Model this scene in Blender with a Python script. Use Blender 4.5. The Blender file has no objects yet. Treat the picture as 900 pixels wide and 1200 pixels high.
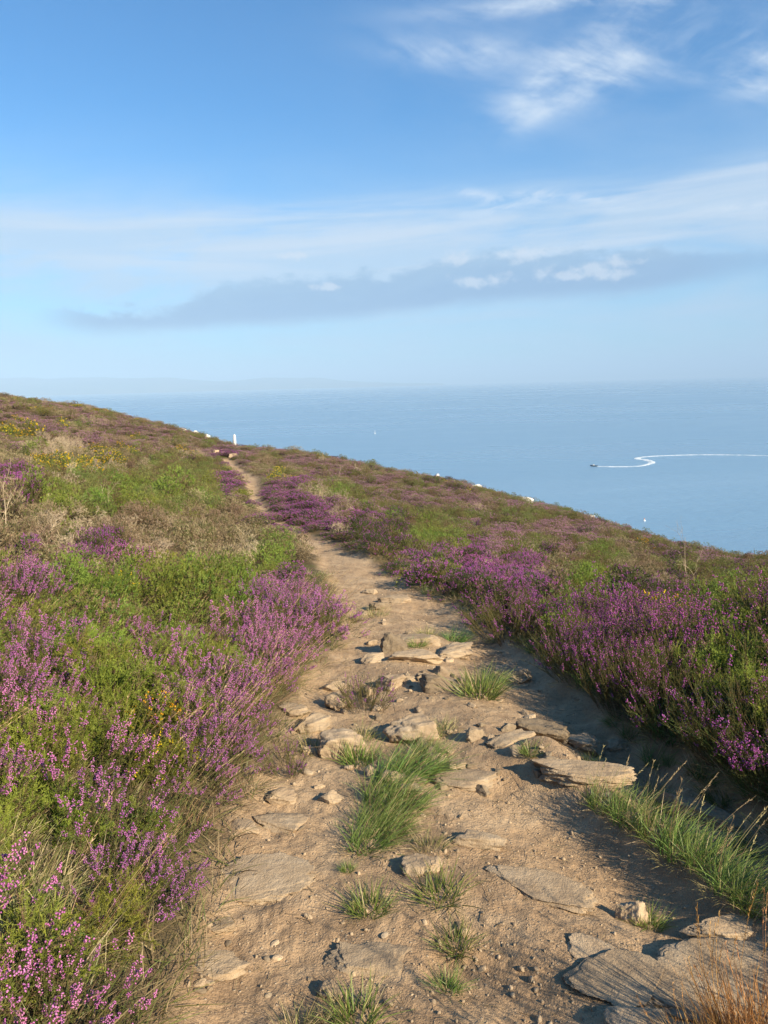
import bpy, math, random
import numpy as np
from mathutils import Vector, Matrix

SC = bpy.context.scene
COL = SC.collection
R = math.radians

# ------------------------------------------------------------------ camera
FPX = 901.0                       # focal length in photo pixels (900 x 1200 frame)
PITCH, ROLL = R(9.45), R(1.45)
cp, sp, cr, sr = math.cos(PITCH), math.sin(PITCH), math.cos(ROLL), math.sin(ROLL)
FW = np.array([0, cp, -sp]); R0 = np.array([1.0, 0, 0]); U0 = np.array([0, sp, cp])
RT = cr * R0 - sr * U0
UP = sr * R0 + cr * U0
cam_data = bpy.data.cameras.new('camera')
cam = bpy.data.objects.new('camera', cam_data); COL.objects.link(cam)
cam_data.sensor_fit = 'VERTICAL'; cam_data.sensor_height = 36.0
cam_data.lens = FPX / 1200 * 36.0
cam_data.clip_start = 0.05; cam_data.clip_end = 120000
cam.matrix_world = Matrix(((RT[0], UP[0], -FW[0], 0), (RT[1], UP[1], -FW[1], 0), (RT[2], UP[2], -FW[2], 0), (0, 0, 0, 1)))
SC.camera = cam

# ------------------------------------------------------------------ light
SUN_EL, SUN_AZ = R(29.5), R(131)    # azimuth clockwise from +Y (the view direction): behind and to the right
EXPOSURE = 1.15
SUN_STRENGTH = 5.0
SKY_STRENGTH = 0.072
sun_data = bpy.data.lights.new('sun', 'SUN'); sun_data.energy = SUN_STRENGTH; sun_data.angle = R(0.53)
sun_data.color = (1.0, 0.84, 0.61)
sun = bpy.data.objects.new('sun', sun_data); COL.objects.link(sun)
sdir = Vector((math.sin(SUN_AZ) * math.cos(SUN_EL), math.cos(SUN_AZ) * math.cos(SUN_EL), math.sin(SUN_EL)))
sun.rotation_euler = (-sdir).to_track_quat('-Z', 'Y').to_euler()
sun.location = sdir * 50

vs = SC.view_settings
SC.display_settings.display_device = 'sRGB'
vs.view_transform = 'Standard'; vs.look = 'None'; vs.exposure = EXPOSURE; vs.gamma = 1.0; vs.use_curve_mapping = False
SC.render.engine = 'CYCLES'
cy = SC.cycles
cy.use_denoising = True
cy.max_bounces = 5; cy.diffuse_bounces = 3; cy.glossy_bounces = 2; cy.transmission_bounces = 3; cy.volume_bounces = 0
cy.transparent_max_bounces = 4
cy.caustics_reflective = False; cy.caustics_refractive = False
cy.sample_clamp_indirect = 6.0


def pix_dir(u, v):
    return FW + RT * ((u - 450.0) / FPX) + UP * ((600.0 - v) / FPX)


def at_y(u, v, d):
    w = pix_dir(u, v); return w * (d / w[1])


def at_z(u, v, z):
    w = pix_dir(u, v); return w * (z / w[2])


def project(P):
    P = np.asarray(P, float)
    zc = np.maximum(P @ FW, 1e-3)
    return 450 + FPX * (P @ RT) / zc, 600 - FPX * (P @ UP) / zc, P @ FW


# ------------------------------------------------------------------ node helper
class NT:
    def __init__(s, tree):
        s.t = tree; tree.nodes.clear()

    def n(s, typ, **kw):
        nd = s.t.nodes.new(typ)
        for k, v in kw.items():
            if k == 'inp':
                for kk, vv in v.items():
                    s.put(nd.inputs[kk], vv)
            else:
                setattr(nd, k, v)
        return nd

    def put(s, sock, v):
        if isinstance(v, bpy.types.NodeSocket):
            s.t.links.new(v, sock)
        else:
            sock.default_value = v

    def m(s, op, a, b=0.0, c=0.0, clamp=False):
        nd = s.t.nodes.new('ShaderNodeMath'); nd.operation = op; nd.use_clamp = clamp
        for i, v in enumerate((a, b, c)):
            s.put(nd.inputs[i], v)
        return nd.outputs[0]

    def mix(s, fac, a, b, blend='MIX'):
        nd = s.t.nodes.new('ShaderNodeMix'); nd.data_type = 'RGBA'; nd.blend_type = blend
        s.put(nd.inputs[0], fac); s.put(nd.inputs[6], a); s.put(nd.inputs[7], b)
        return nd.outputs[2]

    def noise(s, vec, scale, detail=4, rough=0.55, dist=0.0, dims='3D'):
        nd = s.t.nodes.new('ShaderNodeTexNoise'); nd.noise_dimensions = dims
        if vec is not None: s.put(nd.inputs['Vector'], vec)
        nd.inputs['Scale'].default_value = scale; nd.inputs['Detail'].default_value = detail
        nd.inputs['Roughness'].default_value = rough; nd.inputs['Distortion'].default_value = dist
        return nd.outputs[0]

    def ramp(s, fac, stops):
        nd = s.t.nodes.new('ShaderNodeValToRGB'); el = nd.color_ramp.elements
        while len(el) < len(stops): el.new(0.5)
        for e, (p, c) in zip(el, stops):
            e.position = p; e.color = c if len(c) == 4 else (*c, 1)
        s.put(nd.inputs[0], fac)
        return nd.outputs[0]

    def sstep(s, x, lo, hi):
        nd = s.t.nodes.new('ShaderNodeMapRange'); nd.interpolation_type = 'SMOOTHSTEP'
        s.put(nd.inputs[0], x); s.put(nd.inputs[1], lo); s.put(nd.inputs[2], hi)
        nd.inputs[3].default_value = 0; nd.inputs[4].default_value = 1
        return nd.outputs[0]


# ------------------------------------------------------------------ sky
def az_el(u, v):
    w = pix_dir(u, v); w = w / np.linalg.norm(w)
    return math.degrees(math.atan2(w[0], w[1])), math.degrees(math.asin(w[2]))


world = bpy.data.worlds.new('World'); SC.world = world; world.use_nodes = True
g = NT(world.node_tree)
tc = g.n('ShaderNodeTexCoord').outputs['Generated']
sky = g.n('ShaderNodeTexSky', sky_type='NISHITA', sun_disc=False, sun_elevation=SUN_EL, sun_rotation=SUN_AZ, altitude=80,
          air_density=1.0, dust_density=0.6, ozone_density=2.0)
sep = g.n('ShaderNodeSeparateXYZ', inp={0: tc})
AZ = g.m('MULTIPLY', g.m('ARCTAN2', sep.outputs[0], sep.outputs[1]), 57.2958)
EL = g.m('MULTIPLY', g.m('ARCSINE', sep.outputs[2]), 57.2958)


def gauss(u0, v0, su, sv, rot=0.0):
    a0, e0 = az_el(u0, v0)
    dx = g.m('SUBTRACT', AZ, a0); dy = g.m('SUBTRACT', EL, e0)
    c, s_ = math.cos(R(rot)), math.sin(R(rot))
    X = g.m('ADD', g.m('MULTIPLY', dx, c * 15.7 / su), g.m('MULTIPLY', dy, s_ * 15.7 / su))
    Y = g.m('ADD', g.m('MULTIPLY', dx, -s_ * 15.7 / sv), g.m('MULTIPLY', dy, c * 15.7 / sv))
    q = g.m('ADD', g.m('MULTIPLY', X, X), g.m('MULTIPLY', Y, Y))
    return g.m('EXPONENT', g.m('MULTIPLY', q, -1.0))


def add_all(l):
    r = l[0]
    for x in l[1:]: r = g.m('ADD', r, x)
    return g.m('MINIMUM', r, 1.0)


def cvec(sx, sy, rot=0.0, off=0.0):
    c, s_ = math.cos(R(rot)), math.sin(R(rot))
    X = g.m('ADD', g.m('MULTIPLY', AZ, c), g.m('MULTIPLY', EL, s_))
    Y = g.m('ADD', g.m('MULTIPLY', AZ, -s_), g.m('MULTIPLY', EL, c))
    return g.n('ShaderNodeCombineXYZ', inp={0: g.m('MULTIPLY', X, sx), 1: g.m('MULTIPLY', Y, sy), 2: off}).outputs[0]


skyc = g.mix(1.0, sky.outputs[0], (0.375, 0.825, 1.12, 1), 'MULTIPLY')
WHITE = (5.0, 5.6, 6.3, 1); GREYB = (1.75, 2.85, 4.45, 1); PALE = (3.35, 4.4, 5.6, 1)
# pale veil low in the sky
v1 = g.noise(cvec(0.05, 0.22, 3), 1.0, 6, 0.6, 0.6)
veil = g.m('MULTIPLY', g.m('MULTIPLY', g.sstep(EL, 19.0, 3.0), g.m('ADD', 0.35, g.m('MULTIPLY', g.sstep(v1, 0.25, 0.72), 0.65))), 0.9)
veil2 = g.m('MULTIPLY', add_all([gauss(820, 262, 330, 40, 3), gauss(480, 285, 300, 26), gauss(120, 300, 260, 45, -2)]), g.sstep(v1, 0.2, 0.75))
skyc = g.mix(g.m('MINIMUM', g.m('ADD', veil, g.m('MULTIPLY', veil2, 0.95)), 0.9), skyc, PALE)
# thin white streaks in the veil
s1 = g.noise(cvec(0.055, 0.62, 2, 3.0), 1.0, 7, 0.6, 0.5)
sm = add_all([gauss(700, 258, 300, 30, 2), gauss(560, 285, 260, 20, 1), gauss(860, 215, 120, 16, 6), gauss(150, 285, 220, 30, -3), gauss(330, 255, 160, 14, 4)])
skyc = g.mix(g.m('MULTIPLY', g.m('MULTIPLY', sm, g.sstep(s1, 0.36, 0.66)), 0.8), skyc, (4.2, 4.9, 5.8, 1))
# cirrus, high on the right
c1 = g.noise(cvec(0.10, 0.30, -14), 1.0, 9, 0.58, 0.35)
c2 = g.noise(cvec(0.35, 0.9, 18, 4.0), 1.0, 6, 0.6, 0.8)
m1 = add_all([gauss(690, 95, 95, 22, 10), gauss(700, 62, 55, 16, 12), gauss(545, 62, 75, 14, -5), gauss(640, 110, 45, 18, 35),
              gauss(760, 12, 100, 18, -18), gauss(835, 48, 90, 22, -28), gauss(890, 85, 40, 18, -12), gauss(640, 4, 120, 8, 0)])
cir = g.m('MULTIPLY', m1, g.m('ADD', g.m('MULTIPLY', g.sstep(c1, 0.40, 0.64), 0.85), g.m('MULTIPLY', g.sstep(c2, 0.35, 0.75), 0.22)))
halo = g.m('MULTIPLY', add_all([gauss(740, 70, 240, 80, -8)]), 0.22)
cir = g.m('MINIMUM', g.m('ADD', g.m('MULTIPLY', cir, 0.66), g.m('MULTIPLY', halo, g.sstep(c1, 0.2, 0.7))), 0.85)
skyc = g.mix(cir, skyc, WHITE)
# small bright wisps above the bank
m2 = add_all([gauss(590, 240, 45, 8, 12), gauss(620, 232, 30, 6, 0), gauss(560, 228, 26, 5, -12), gauss(728, 245, 20, 4, 0), gauss(868, 243, 50, 5, -3),
              gauss(690, 232, 40, 5, -8)])
w2 = g.m('MULTIPLY', m2, g.sstep(g.noise(cvec(0.5, 1.5, 8, 9.0), 1.0, 6, 0.6, 1.0), 0.34, 0.6))
skyc = g.mix(g.m('MULTIPLY', w2, 0.5), skyc, WHITE)
# long grey-blue cloud bank with a flat base
nb = g.noise(cvec(0.32, 0.9, 0, 2.0), 1.0, 8, 0.6, 0.3)
nl = g.noise(cvec(0.75, 1.3, 0, 7.0), 1.0, 6, 0.55, 0.1)
wob = g.m('ADD', g.m('MULTIPLY', g.m('SUBTRACT', nb, 0.5), 3.0), g.m('MULTIPLY', g.m('SUBTRACT', nl, 0.5), 1.6))


def edge_curve(pts):
    """height (deg) of an outline over azimuth, as a float curve"""
    pe = sorted(az_el(*p) for p in pts)
    a0, a1 = pe[0][0], pe[-1][0]
    es = [e for _, e in pe]; e0, e1 = min(es) - 0.5, max(es) + 0.5
    nd = g.n('ShaderNodeFloatCurve')
    cur = nd.mapping.curves[0]
    nrm = [((a - a0) / (a1 - a0), (e - e0) / (e1 - e0)) for a, e in pe]
    cur.points[0].location = nrm[0]; cur.points[1].location = nrm[-1]
    for q in nrm[1:-1]: cur.points.new(*q)
    nd.mapping.update()
    mr = g.n('ShaderNodeMapRange', inp={0: AZ, 1: a0, 2: a1, 3: 0.0, 4: 1.0})
    g.put(nd.inputs[1], mr.outputs[0])
    return g.m('ADD', g.m('MULTIPLY', nd.outputs[0], e1 - e0), e0)


top = edge_curve([(-60, 392), (30, 378), (60, 362), (190, 358), (260, 330), (340, 322), (430, 318), (520, 300), (620, 292), (760, 290), (900, 292), (1000, 300)])
bot = edge_curve([(-60, 398), (30, 384), (120, 390), (260, 384), (380, 376), (480, 366), (600, 352), (720, 346), (820, 330), (900, 318), (1000, 312)])
up_ = g.sstep(g.m('SUBTRACT', g.m('ADD', top, wob), EL), -0.15, 0.75)
lo_ = g.sstep(g.m('SUBTRACT', EL, g.m('ADD', bot, g.m('MULTIPLY', wob, 0.22))), -0.5, 0.7)
inside = g.sstep(AZ, az_el(20, 380)[0], az_el(120, 380)[0])
fade = g.m('SUBTRACT', 1.0, g.m('MULTIPLY', g.sstep(AZ, az_el(760, 330)[0], az_el(960, 320)[0]), 0.6))
bank = g.m('MULTIPLY', g.m('MULTIPLY', up_, lo_), g.m('MULTIPLY', inside, fade))
hgt = g.m('DIVIDE', g.m('SUBTRACT', EL, bot), 4.0, clamp=True)
bcol = g.mix(g.sstep(g.m('ADD', hgt, g.m('MULTIPLY', g.m('SUBTRACT', nb, 0.5), 0.8)), 0.15, 1.0), GREYB, (2.3, 3.5, 4.9, 1))
skyc = g.mix(g.m('MULTIPLY', bank, 0.95), skyc, bcol)
# sunlit heads on the bank
np_ = g.noise(cvec(1.0, 1.25, 0, 5.0), 1.0, 5, 0.55, 0.2)
m3 = add_all([gauss(533, 302, 26, 12), gauss(612, 299, 38, 13), gauss(722, 312, 34, 15), gauss(560, 330, 45, 9), gauss(665, 322, 40, 9), gauss(340, 300, 30, 7), gauss(380, 336, 30, 6)])
puff = g.sstep(g.m('ADD', g.m('MULTIPLY', m3, 0.75), g.m('MULTIPLY', g.m('SUBTRACT', np_, 0.5), 1.5)), 0.36, 0.86)
skyc = g.mix(g.m('MULTIPLY', puff, 0.7), skyc, (4.6, 5.1, 5.8, 1))
bg = g.n('ShaderNodeBackground', inp={0: skyc, 1: SKY_STRENGTH})
wo = g.n('ShaderNodeOutputWorld', inp={0: bg.outputs[0]})


# ------------------------------------------------------------------ mesh tools
def tag(o, label=None, cat=None, group=None, kind=None):
    if label: o['label'] = label
    if cat: o['category'] = cat
    if group: o['group'] = group
    if kind: o['kind'] = kind
    return o


def np_mesh(name, V, F, mats, colors=None, mat_idx=None, smooth=False, attrs=None):
    """F: (n,3) or (n,4) int array"""
    me = bpy.data.meshes.new(name)
    V = np.ascontiguousarray(V, np.float32); F = np.ascontiguousarray(F, np.int32)
    n, k = F.shape
    me.vertices.add(len(V)); me.vertices.foreach_set('co', V.ravel())
    me.loops.add(n * k); me.loops.foreach_set('vertex_index', F.ravel())
    me.polygons.add(n)
    me.polygons.foreach_set('loop_start', np.arange(0, n * k, k, dtype=np.int32))
    me.polygons.foreach_set('loop_total', np.full(n, k, np.int32))
    for m in mats: me.materials.append(m)
    if mat_idx is not None: me.polygons.foreach_set('material_index', np.ascontiguousarray(mat_idx, np.int32))
    if smooth: me.polygons.foreach_set('use_smooth', np.ones(n, bool))
    me.update(calc_edges=True)
    if colors is not None:
        a = me.color_attributes.new('Col', 'FLOAT_COLOR', 'POINT')
        c = np.ones((len(V), 4), np.float32); c[:, :3] = colors
        a.data.foreach_set('color', c.ravel())
    for nm, arr in (attrs or {}).items():
        a = me.attributes.new(nm, 'FLOAT', 'POINT'); a.data.foreach_set('value', np.ascontiguousarray(arr, np.float32))
    return me


def obj(name, me, parent=None):
    o = bpy.data.objects.new(name, me); COL.objects.link(o)
    if parent is not None: o.parent = parent
    return o


def plant(name, parts, loc, rot, scl):
    """one plant: its parts under an Empty at its foot, or a single mesh when it has one part only"""
    if not isinstance(parts, dict): parts = {'': parts}
    if len(parts) == 1:
        o = obj(name, list(parts.values())[0])
    else:
        o = obj(name, None)
        for pn, me in parts.items(): obj(pn, me, o)
    o.location = loc; o.rotation_euler = rot; o.scale = scl
    return o


class MB:
    def __init__(s): s.V, s.F, s.C, s.n = [], [], [], 0

    def add(s, V, F, C):
        V = np.asarray(V, float).reshape(-1, 3)
        C = np.asarray(C, float)
        if C.ndim == 1: C = np.tile(C, (len(V), 1))
        s.V.append(V); s.F.append(np.asarray(F, int).reshape(-1, 3) + s.n); s.C.append(C.reshape(-1, 3)); s.n += len(V)

    def mesh(s, name, mats, smooth=False):
        return np_mesh(name, np.concatenate(s.V), np.concatenate(s.F), mats, np.concatenate(s.C), smooth=smooth)


def unit(a):
    return a / np.maximum(np.linalg.norm(a, axis=-1, keepdims=True), 1e-9)


def curve_pt(b, d, L, dr, t):
    return b + d * (L * t)[:, None] + dr * (L * t * t)[:, None]


def blades(mb, b, d, L, w, dr, seg, rng, c0, c1, taper=0.8, keepw=0.0):
    """flat tapering blades: base, direction, length, width, droop vector; colour from c0 at the base to c1 at the tip"""
    n = len(b)
    if n == 0: return
    L = np.broadcast_to(L, (n,)); w = np.broadcast_to(w, (n,)); dr = np.broadcast_to(dr, (n, 3))
    c0 = np.broadcast_to(c0, (n, 3)); c1 = np.broadcast_to(c1, (n, 3))
    side = unit(np.cross(d, rng.normal(size=(n, 3))))
    vs_, cs = [], []
    for i in range(seg):
        t = np.full(n, i / seg); p = curve_pt(b, d, L, dr, t)
        ww = (w * max((1 - i / seg), keepw) ** taper)[:, None] * side * 0.5
        vs_ += [p - ww, p + ww]; c = c0 + (c1 - c0) * (i / seg); cs += [c, c]
    vs_.append(curve_pt(b, d, L, dr, np.ones(n))); cs.append(c1)
    V = np.stack(vs_, 1).reshape(-1, 3); C = np.stack(cs, 1).reshape(-1, 3)
    k = 2 * seg + 1
    f = []
    for i in range(seg - 1):
        a = 2 * i; f += [(a, a + 1, a + 3), (a, a + 3, a + 2)]
    a = 2 * (seg - 1); f.append((a, a + 1, a + 2))
    F = (np.array(f)[None] + (np.arange(n) * k)[:, None, None]).reshape(-1, 3)
    mb.add(V, F, C)


def tubes(mb, b, d, L, r, dr, seg, c0, c1, sides=3, taper=0.55):
    n = len(b)
    L = np.broadcast_to(L, (n,)); r = np.broadcast_to(r, (n,)); dr = np.broadcast_to(dr, (n, 3))
    c0 = np.broadcast_to(c0, (n, 3)); c1 = np.broadcast_to(c1, (n, 3))
    s1 = unit(np.cross(d, np.array([0.31, 0.52, 0.17]))); s2 = unit(np.cross(d, s1))
    vs_, cs = [], []
    for i in range(seg + 1):
        t = i / seg; p = curve_pt(b, d, L, dr, np.full(n, t)); rr = (r * (1 - (1 - taper) * t))[:, None]
        for k in range(sides):
            a = 2 * math.pi * k / sides
            vs_.append(p + rr * (math.cos(a) * s1 + math.sin(a) * s2)); cs.append(c0 + (c1 - c0) * t)
    V = np.stack(vs_, 1).reshape(-1, 3); C = np.stack(cs, 1).reshape(-1, 3)
    kk = (seg + 1) * sides; f = []
    for i in range(seg):
        for k in range(sides):
            a = i * sides + k; a2 = i * sides + (k + 1) % sides
            f += [(a, a2, a2 + sides), (a, a2 + sides, a + sides)]
    F = (np.array(f)[None] + (np.arange(n) * kk)[:, None, None]).reshape(-1, 3)
    mb.add(V, F, C)


def bells(mb, c, ax, l, r, col, col2=None):
    """little urn-shaped flowers"""
    n = len(c)
    l = np.broadcast_to(l, (n,)); r = np.broadcast_to(r, (n,))
    s1 = unit(np.cross(ax, np.array([0.3, 0.5, 0.8]))); s2 = np.cross(ax, s1)
    vs_ = [c - ax * (l * 0.5)[:, None]]
    for k in range(4):
        a = k * math.pi / 2
        vs_.append(c - ax * (l * 0.05)[:, None] + r[:, None] * (math.cos(a) * s1 + math.sin(a) * s2))
    vs_.append(c + ax * (l * 0.5)[:, None])
    V = np.stack(vs_, 1).reshape(-1, 3)
    f = [(0, 2, 1), (0, 3, 2), (0, 4, 3), (0, 1, 4), (5, 1, 2), (5, 2, 3), (5, 3, 4), (5, 4, 1)]
    F = (np.array(f)[None] + (np.arange(n) * 6)[:, None, None]).reshape(-1, 3)
    col = np.broadcast_to(col, (n, 3))
    C = np.stack([col] * 6, 1)
    if col2 is not None: C[:, 5] = col2
    mb.add(V, F, C.reshape(-1, 3))


# ------------------------------------------------------------------ numpy noise
def _hash(ix, iy, seed):
    h = (ix.astype(np.int64) * 374761393 + iy.astype(np.int64) * 668265263 + seed * 1442695041) & 0xFFFFFFFF
    h = ((h ^ (h >> 13)) * 1274126177) & 0xFFFFFFFF
    return (h ^ (h >> 16)) & 0xFFFFFFFF


def pnoise(x, y, seed=0):
    x = np.asarray(x, float); y = np.asarray(y, float)
    ix = np.floor(x); iy = np.floor(y); fx = x - ix; fy = y - iy

    def gr(i, j, dx, dy):
        a = _hash(i, j, seed) / 4294967296.0 * 2 * math.pi
        return np.cos(a) * dx + np.sin(a) * dy
    u = fx * fx * fx * (fx * (fx * 6 - 15) + 10); v = fy * fy * fy * (fy * (fy * 6 - 15) + 10)
    a = gr(ix, iy, fx, fy); b = gr(ix + 1, iy, fx - 1, fy); c = gr(ix, iy + 1, fx, fy - 1); d = gr(ix + 1, iy + 1, fx - 1, fy - 1)
    return (a + (b - a) * u) * (1 - v) + (c + (d - c) * u) * v


def fbm(x, y, oct=4, seed=0, gain=0.5):
    s, a = 0.0, 1.0
    for k in range(oct):
        s = s + a * pnoise(x * 2 ** k, y * 2 ** k, seed + k * 17); a *= gain
    return s


def smooth01(x, lo, hi):
    t = np.clip((x - lo) / (hi - lo), 0, 1); return t * t * (3 - 2 * t)


# ------------------------------------------------------------------ terrain
SEA_Z = -80.0
ZV = [(1300, -1.58), (1200, -1.60), (1000, -1.68), (900, -1.76), (800, -1.93), (750, -2.03), (700, -2.2), (640, -2.6), (600, -2.85), (560, -3.1), (535, -3.5)]


def zv(v):
    a = sorted(ZV); return float(np.interp(v, [p[0] for p in a], [p[1] for p in a]))


L_EDGE = [(150, 1300), (185, 1190), (205, 1110), (235, 1040), (262, 960), (298, 900), (325, 840), (365, 780), (400, 735), (392, 690), (370, 652), (338, 622), (298, 592), (284, 562), (258, 538)]
R_EDGE = [(1350, 1300), (1180, 1190), (1080, 1080), (960, 980), (880, 912), (800, 868), (715, 818), (640, 765), (565, 715), (490, 681), (432, 652), (372, 627), (324, 603), (305, 580), (304, 558), (272, 537)]
LE = np.array([at_z(u, v, zv(v)) for u, v in L_EDGE]); RE = np.array([at_z(u, v, zv(v)) for u, v in R_EDGE])
ctrl = []
for e in (LE, RE):
    for p in e: ctrl.append((p[0], p[1], p[2]))
for v in (1300, 1190, 1000, 900, 820, 750, 690, 640, 595, 560):
    yy = at_z(500, v, zv(v))[1]
    xl = np.interp(yy, LE[:, 1], LE[:, 0]); xr = np.interp(yy, RE[:, 1], RE[:, 0])
    ctrl.append(((xl + xr) / 2, yy, zv(v)))
TOPS = [  # pixel on the vegetation, distance, plant height there
    (0, 900, 2.3, .36), (0, 1150, 1.5, .22), (100, 1000, 1.95, .3), (0, 780, 3.3, .38), (0, 700, 4.5, .4), (0, 620, 7, .42), (0, 560, 10, .42), (0, 505, 25, .4), (0, 467, 60, .3),
    (150, 900, 2.6, .33), (150, 780, 3.7, .35), (150, 700, 5.2, .4), (150, 640, 7.5, .42), (150, 580, 12, .45), (150, 530, 25, .4), (150, 487, 56, .3),
    (280, 800, 3.8, .3), (300, 700, 6.1, .35), (250, 620, 11, .42), (250, 570, 18, .45), (220, 530, 32, .4), (230, 507, 50, .3), (275, 521, 47, .25),
    (600, 690, 6.6, .4), (750, 740, 4.4, .45), (890, 730, 3.5, .5), (480, 645, 10.5, .35), (340, 585, 17.5, .35),
    (600, 640, 14, .35), (600, 610, 24, .35), (600, 582, 42, .3), (750, 680, 10, .4), (750, 650, 20, .35), (750, 624, 36, .3),
    (890, 690, 7, .4), (890, 672, 16, .4), (890, 656, 32, .3), (450, 600, 20, .35), (450, 570, 32, .35), (450, 547, 46, .3), (330, 545, 36, .35), (320, 525, 47, .25)]
RIDGE = [(-150, 452, 62), (0, 467, 60), (75, 475, 58), (150, 487, 56), (230, 507, 50), (275, 521, 47), (320, 525, 47), (450, 547, 46), (600, 582, 42), (750, 624, 36), (890, 656, 32), (1020, 690, 30)]
for u, v, d, h in TOPS:
    p = at_y(u, v, d); ctrl.append((p[0], p[1], p[2] - h))
for u, v, d in RIDGE:
    for f, drop in ((1.25, 1.0), (1.6, 5), (2.2, 17)):
        p = at_y(u, v, d * f); ctrl.append((p[0], p[1], p[2] - drop))
    p = at_y(u, v, d * 5); ctrl.append((p[0], p[1], -95))
ctrl += [(-6, 2.5, -.75), (-6, 5, -1.0), (-12, 6, -.3), (-15, 15, -.2), (-40, 40, 1.5), (-80, 40, 4), (-100, 0, 12), (-100, -100, 14), (0, -3, -1.5), (-4, -3, -.9), (4, -3, -2.1), (0, -20, -1),
         (-20, -20, 3), (20, -20, -6), (5, 2, -2.1), (8, 2, -2.9), (15, 5, -5), (30, 10, -10.5), (3, 0, -1.8), (1.5, 0, -1.6), (60, 20, -30), (80, -60, -30), (0, -120, 0), (0, 0, -1.55), (-1.2, 0, -1.4), (-3, 0, -1.1), (150, 0, -90), (200, -150, -90), (150, 90, -92), (-150, 250, -95), (-250, 150, -60)]
ctrl = np.array(ctrl)


def warp(x, y):
    r = np.sqrt(x * x + y * y) + 1e-9; k = np.log1p(r) / r
    return x * k, y * k


def _tps(r2): return 0.5 * r2 * np.log(r2 + 1e-12)


_cx, _cy = warp(ctrl[:, 0], ctrl[:, 1]); _n = len(ctrl)
_K = _tps((_cx[:, None] - _cx) ** 2 + (_cy[:, None] - _cy) ** 2) + np.eye(_n) * 0.004
_P = np.stack([np.ones(_n), _cx, _cy], 1)
_A = np.block([[_K, _P], [_P.T, np.zeros((3, 3))]])
_w = np.linalg.solve(_A, np.concatenate([ctrl[:, 2], np.zeros(3)]))


def path_s(x, y):
    """signed distance-like value: >0 inside the path (metres from the nearer edge)"""
    wob = 0.10 * fbm(x * 1.7, y * 1.7, 3, 5)
    xl = np.interp(y, LE[:, 1], LE[:, 0]); xr = np.interp(y, RE[:, 1], RE[:, 0])
    s = np.minimum(x - xl, xr - x) + wob * np.clip(y / 3, 0.6, 1.3)
    return np.where(y > LE[-1, 1], -1.0, s)


def seg_gauss(x, y, pts, w):
    """gaussian bump along a polyline"""
    best = np.full(np.shape(x), 1e9)
    for a, b in zip(pts[:-1], pts[1:]):
        dx, dy = b[0] - a[0], b[1] - a[1]
        t = np.clip(((x - a[0]) * dx + (y - a[1]) * dy) / (dx * dx + dy * dy), 0, 1)
        best = np.minimum(best, (x - a[0] - t * dx) ** 2 + (y - a[1] - t * dy) ** 2)
    return np.exp(-best / (w * w))


def poly_pts(l): return [at_z(u, v, zv(v))[:2] for u, v in l]


RUT = poly_pts([(490, 705), (560, 745), (640, 800), (720, 855), (810, 905), (920, 965)])
CREST = poly_pts([(640, 880), (720, 930), (800, 985), (900, 1050), (980, 1110)])
MOUND = poly_pts([(470, 770), (520, 810), (560, 850), (600, 880)])
HOLLOW = poly_pts([(600, 915), (660, 960), (740, 1020)])
HOLLOW2 = poly_pts([(560, 1110), (640, 1180), (660, 1230)])


def height(x, y):
    x = np.asarray(x, float); y = np.asarray(y, float)
    shp = x.shape; x = x.ravel(); y = y.ravel()
    z = np.empty_like(x)
    for i in range(0, len(x), 60000):
        xs, ys = x[i:i + 60000], y[i:i + 60000]
        qx, qy = warp(xs, ys)
        z[i:i + 60000] = _tps((qx[:, None] - _cx) ** 2 + (qy[:, None] - _cy) ** 2) @ _w[:_n] + _w[_n] + _w[_n + 1] * qx + _w[_n + 2] * qy
    r = np.hypot(x, y)
    s = path_s(x, y); pm = smooth01(s, -0.12, 0.18)
    near = np.exp(-(r / 14) ** 2)
    z = z - 0.07 * pm * np.clip(y / 2, 0, 1)
    z = z + near * pm * (-0.085 * seg_gauss(x, y, RUT, 0.24) + 0.10 * seg_gauss(x, y, CREST, 0.13) + 0.06 * seg_gauss(x, y, MOUND, 0.3)
                         - 0.05 * seg_gauss(x, y, HOLLOW, 0.2) - 0.06 * seg_gauss(x, y, HOLLOW2, 0.14))
    rough = smooth01(.75 - s, 0, .6) * 0.02 * fbm(x * 5.3, y * 5.3, 4, 43, .6)
    det = rough + 0.016 * fbm(x * 2.2, y * 2.2, 3, 11) + 0.006 * fbm(x * 7, y * 7, 3, 23)
    rid = 1 - np.abs(fbm(x * 4.5 + 3, y * 4.5, 3, 37)) * 2.2
    det = det + 0.006 * np.clip(rid, 0, 1) ** 2
    fine = 0.006 * fbm(x * 26, y * 26, 3, 51)
    z = z + pm * np.exp(-(r / 20) ** 2) * (det + fine * np.exp(-(r / 6) ** 2))
    z = z + (1 - pm) * (0.06 * fbm(x * 0.9, y * 0.9, 3, 61) * np.clip(r / 3, 0.3, 1) + np.clip((r - 8) / 30, 0, 1) * 0.22 * fbm(x * .22, y * .22, 3, 71))
    return np.maximum(z, -96).reshape(shp)


def h1(x, y): return float(height(np.array([x]), np.array([y]))[0])


def ground_at(u, v, dmax=90):
    """where the line of sight through a photo pixel meets the ground"""
    w = pix_dir(u, v); w = w / w[1]
    ds = np.exp(np.linspace(math.log(0.9), math.log(dmax), 700))
    hz = height(w[0] * ds, ds); f = w[2] * ds - hz
    k = np.argmax(f < 0)
    if f[k] >= 0: return None
    if k == 0: return w * ds[0]
    t = f[k - 1] / (f[k - 1] - f[k])
    return w * (ds[k - 1] + t * (ds[k] - ds[k - 1]))


# ------------------------------------------------------------------ materials
def new_mat(name):
    m = bpy.data.materials.new(name); m.use_nodes = True
    return m, NT(m.node_tree)


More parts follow.
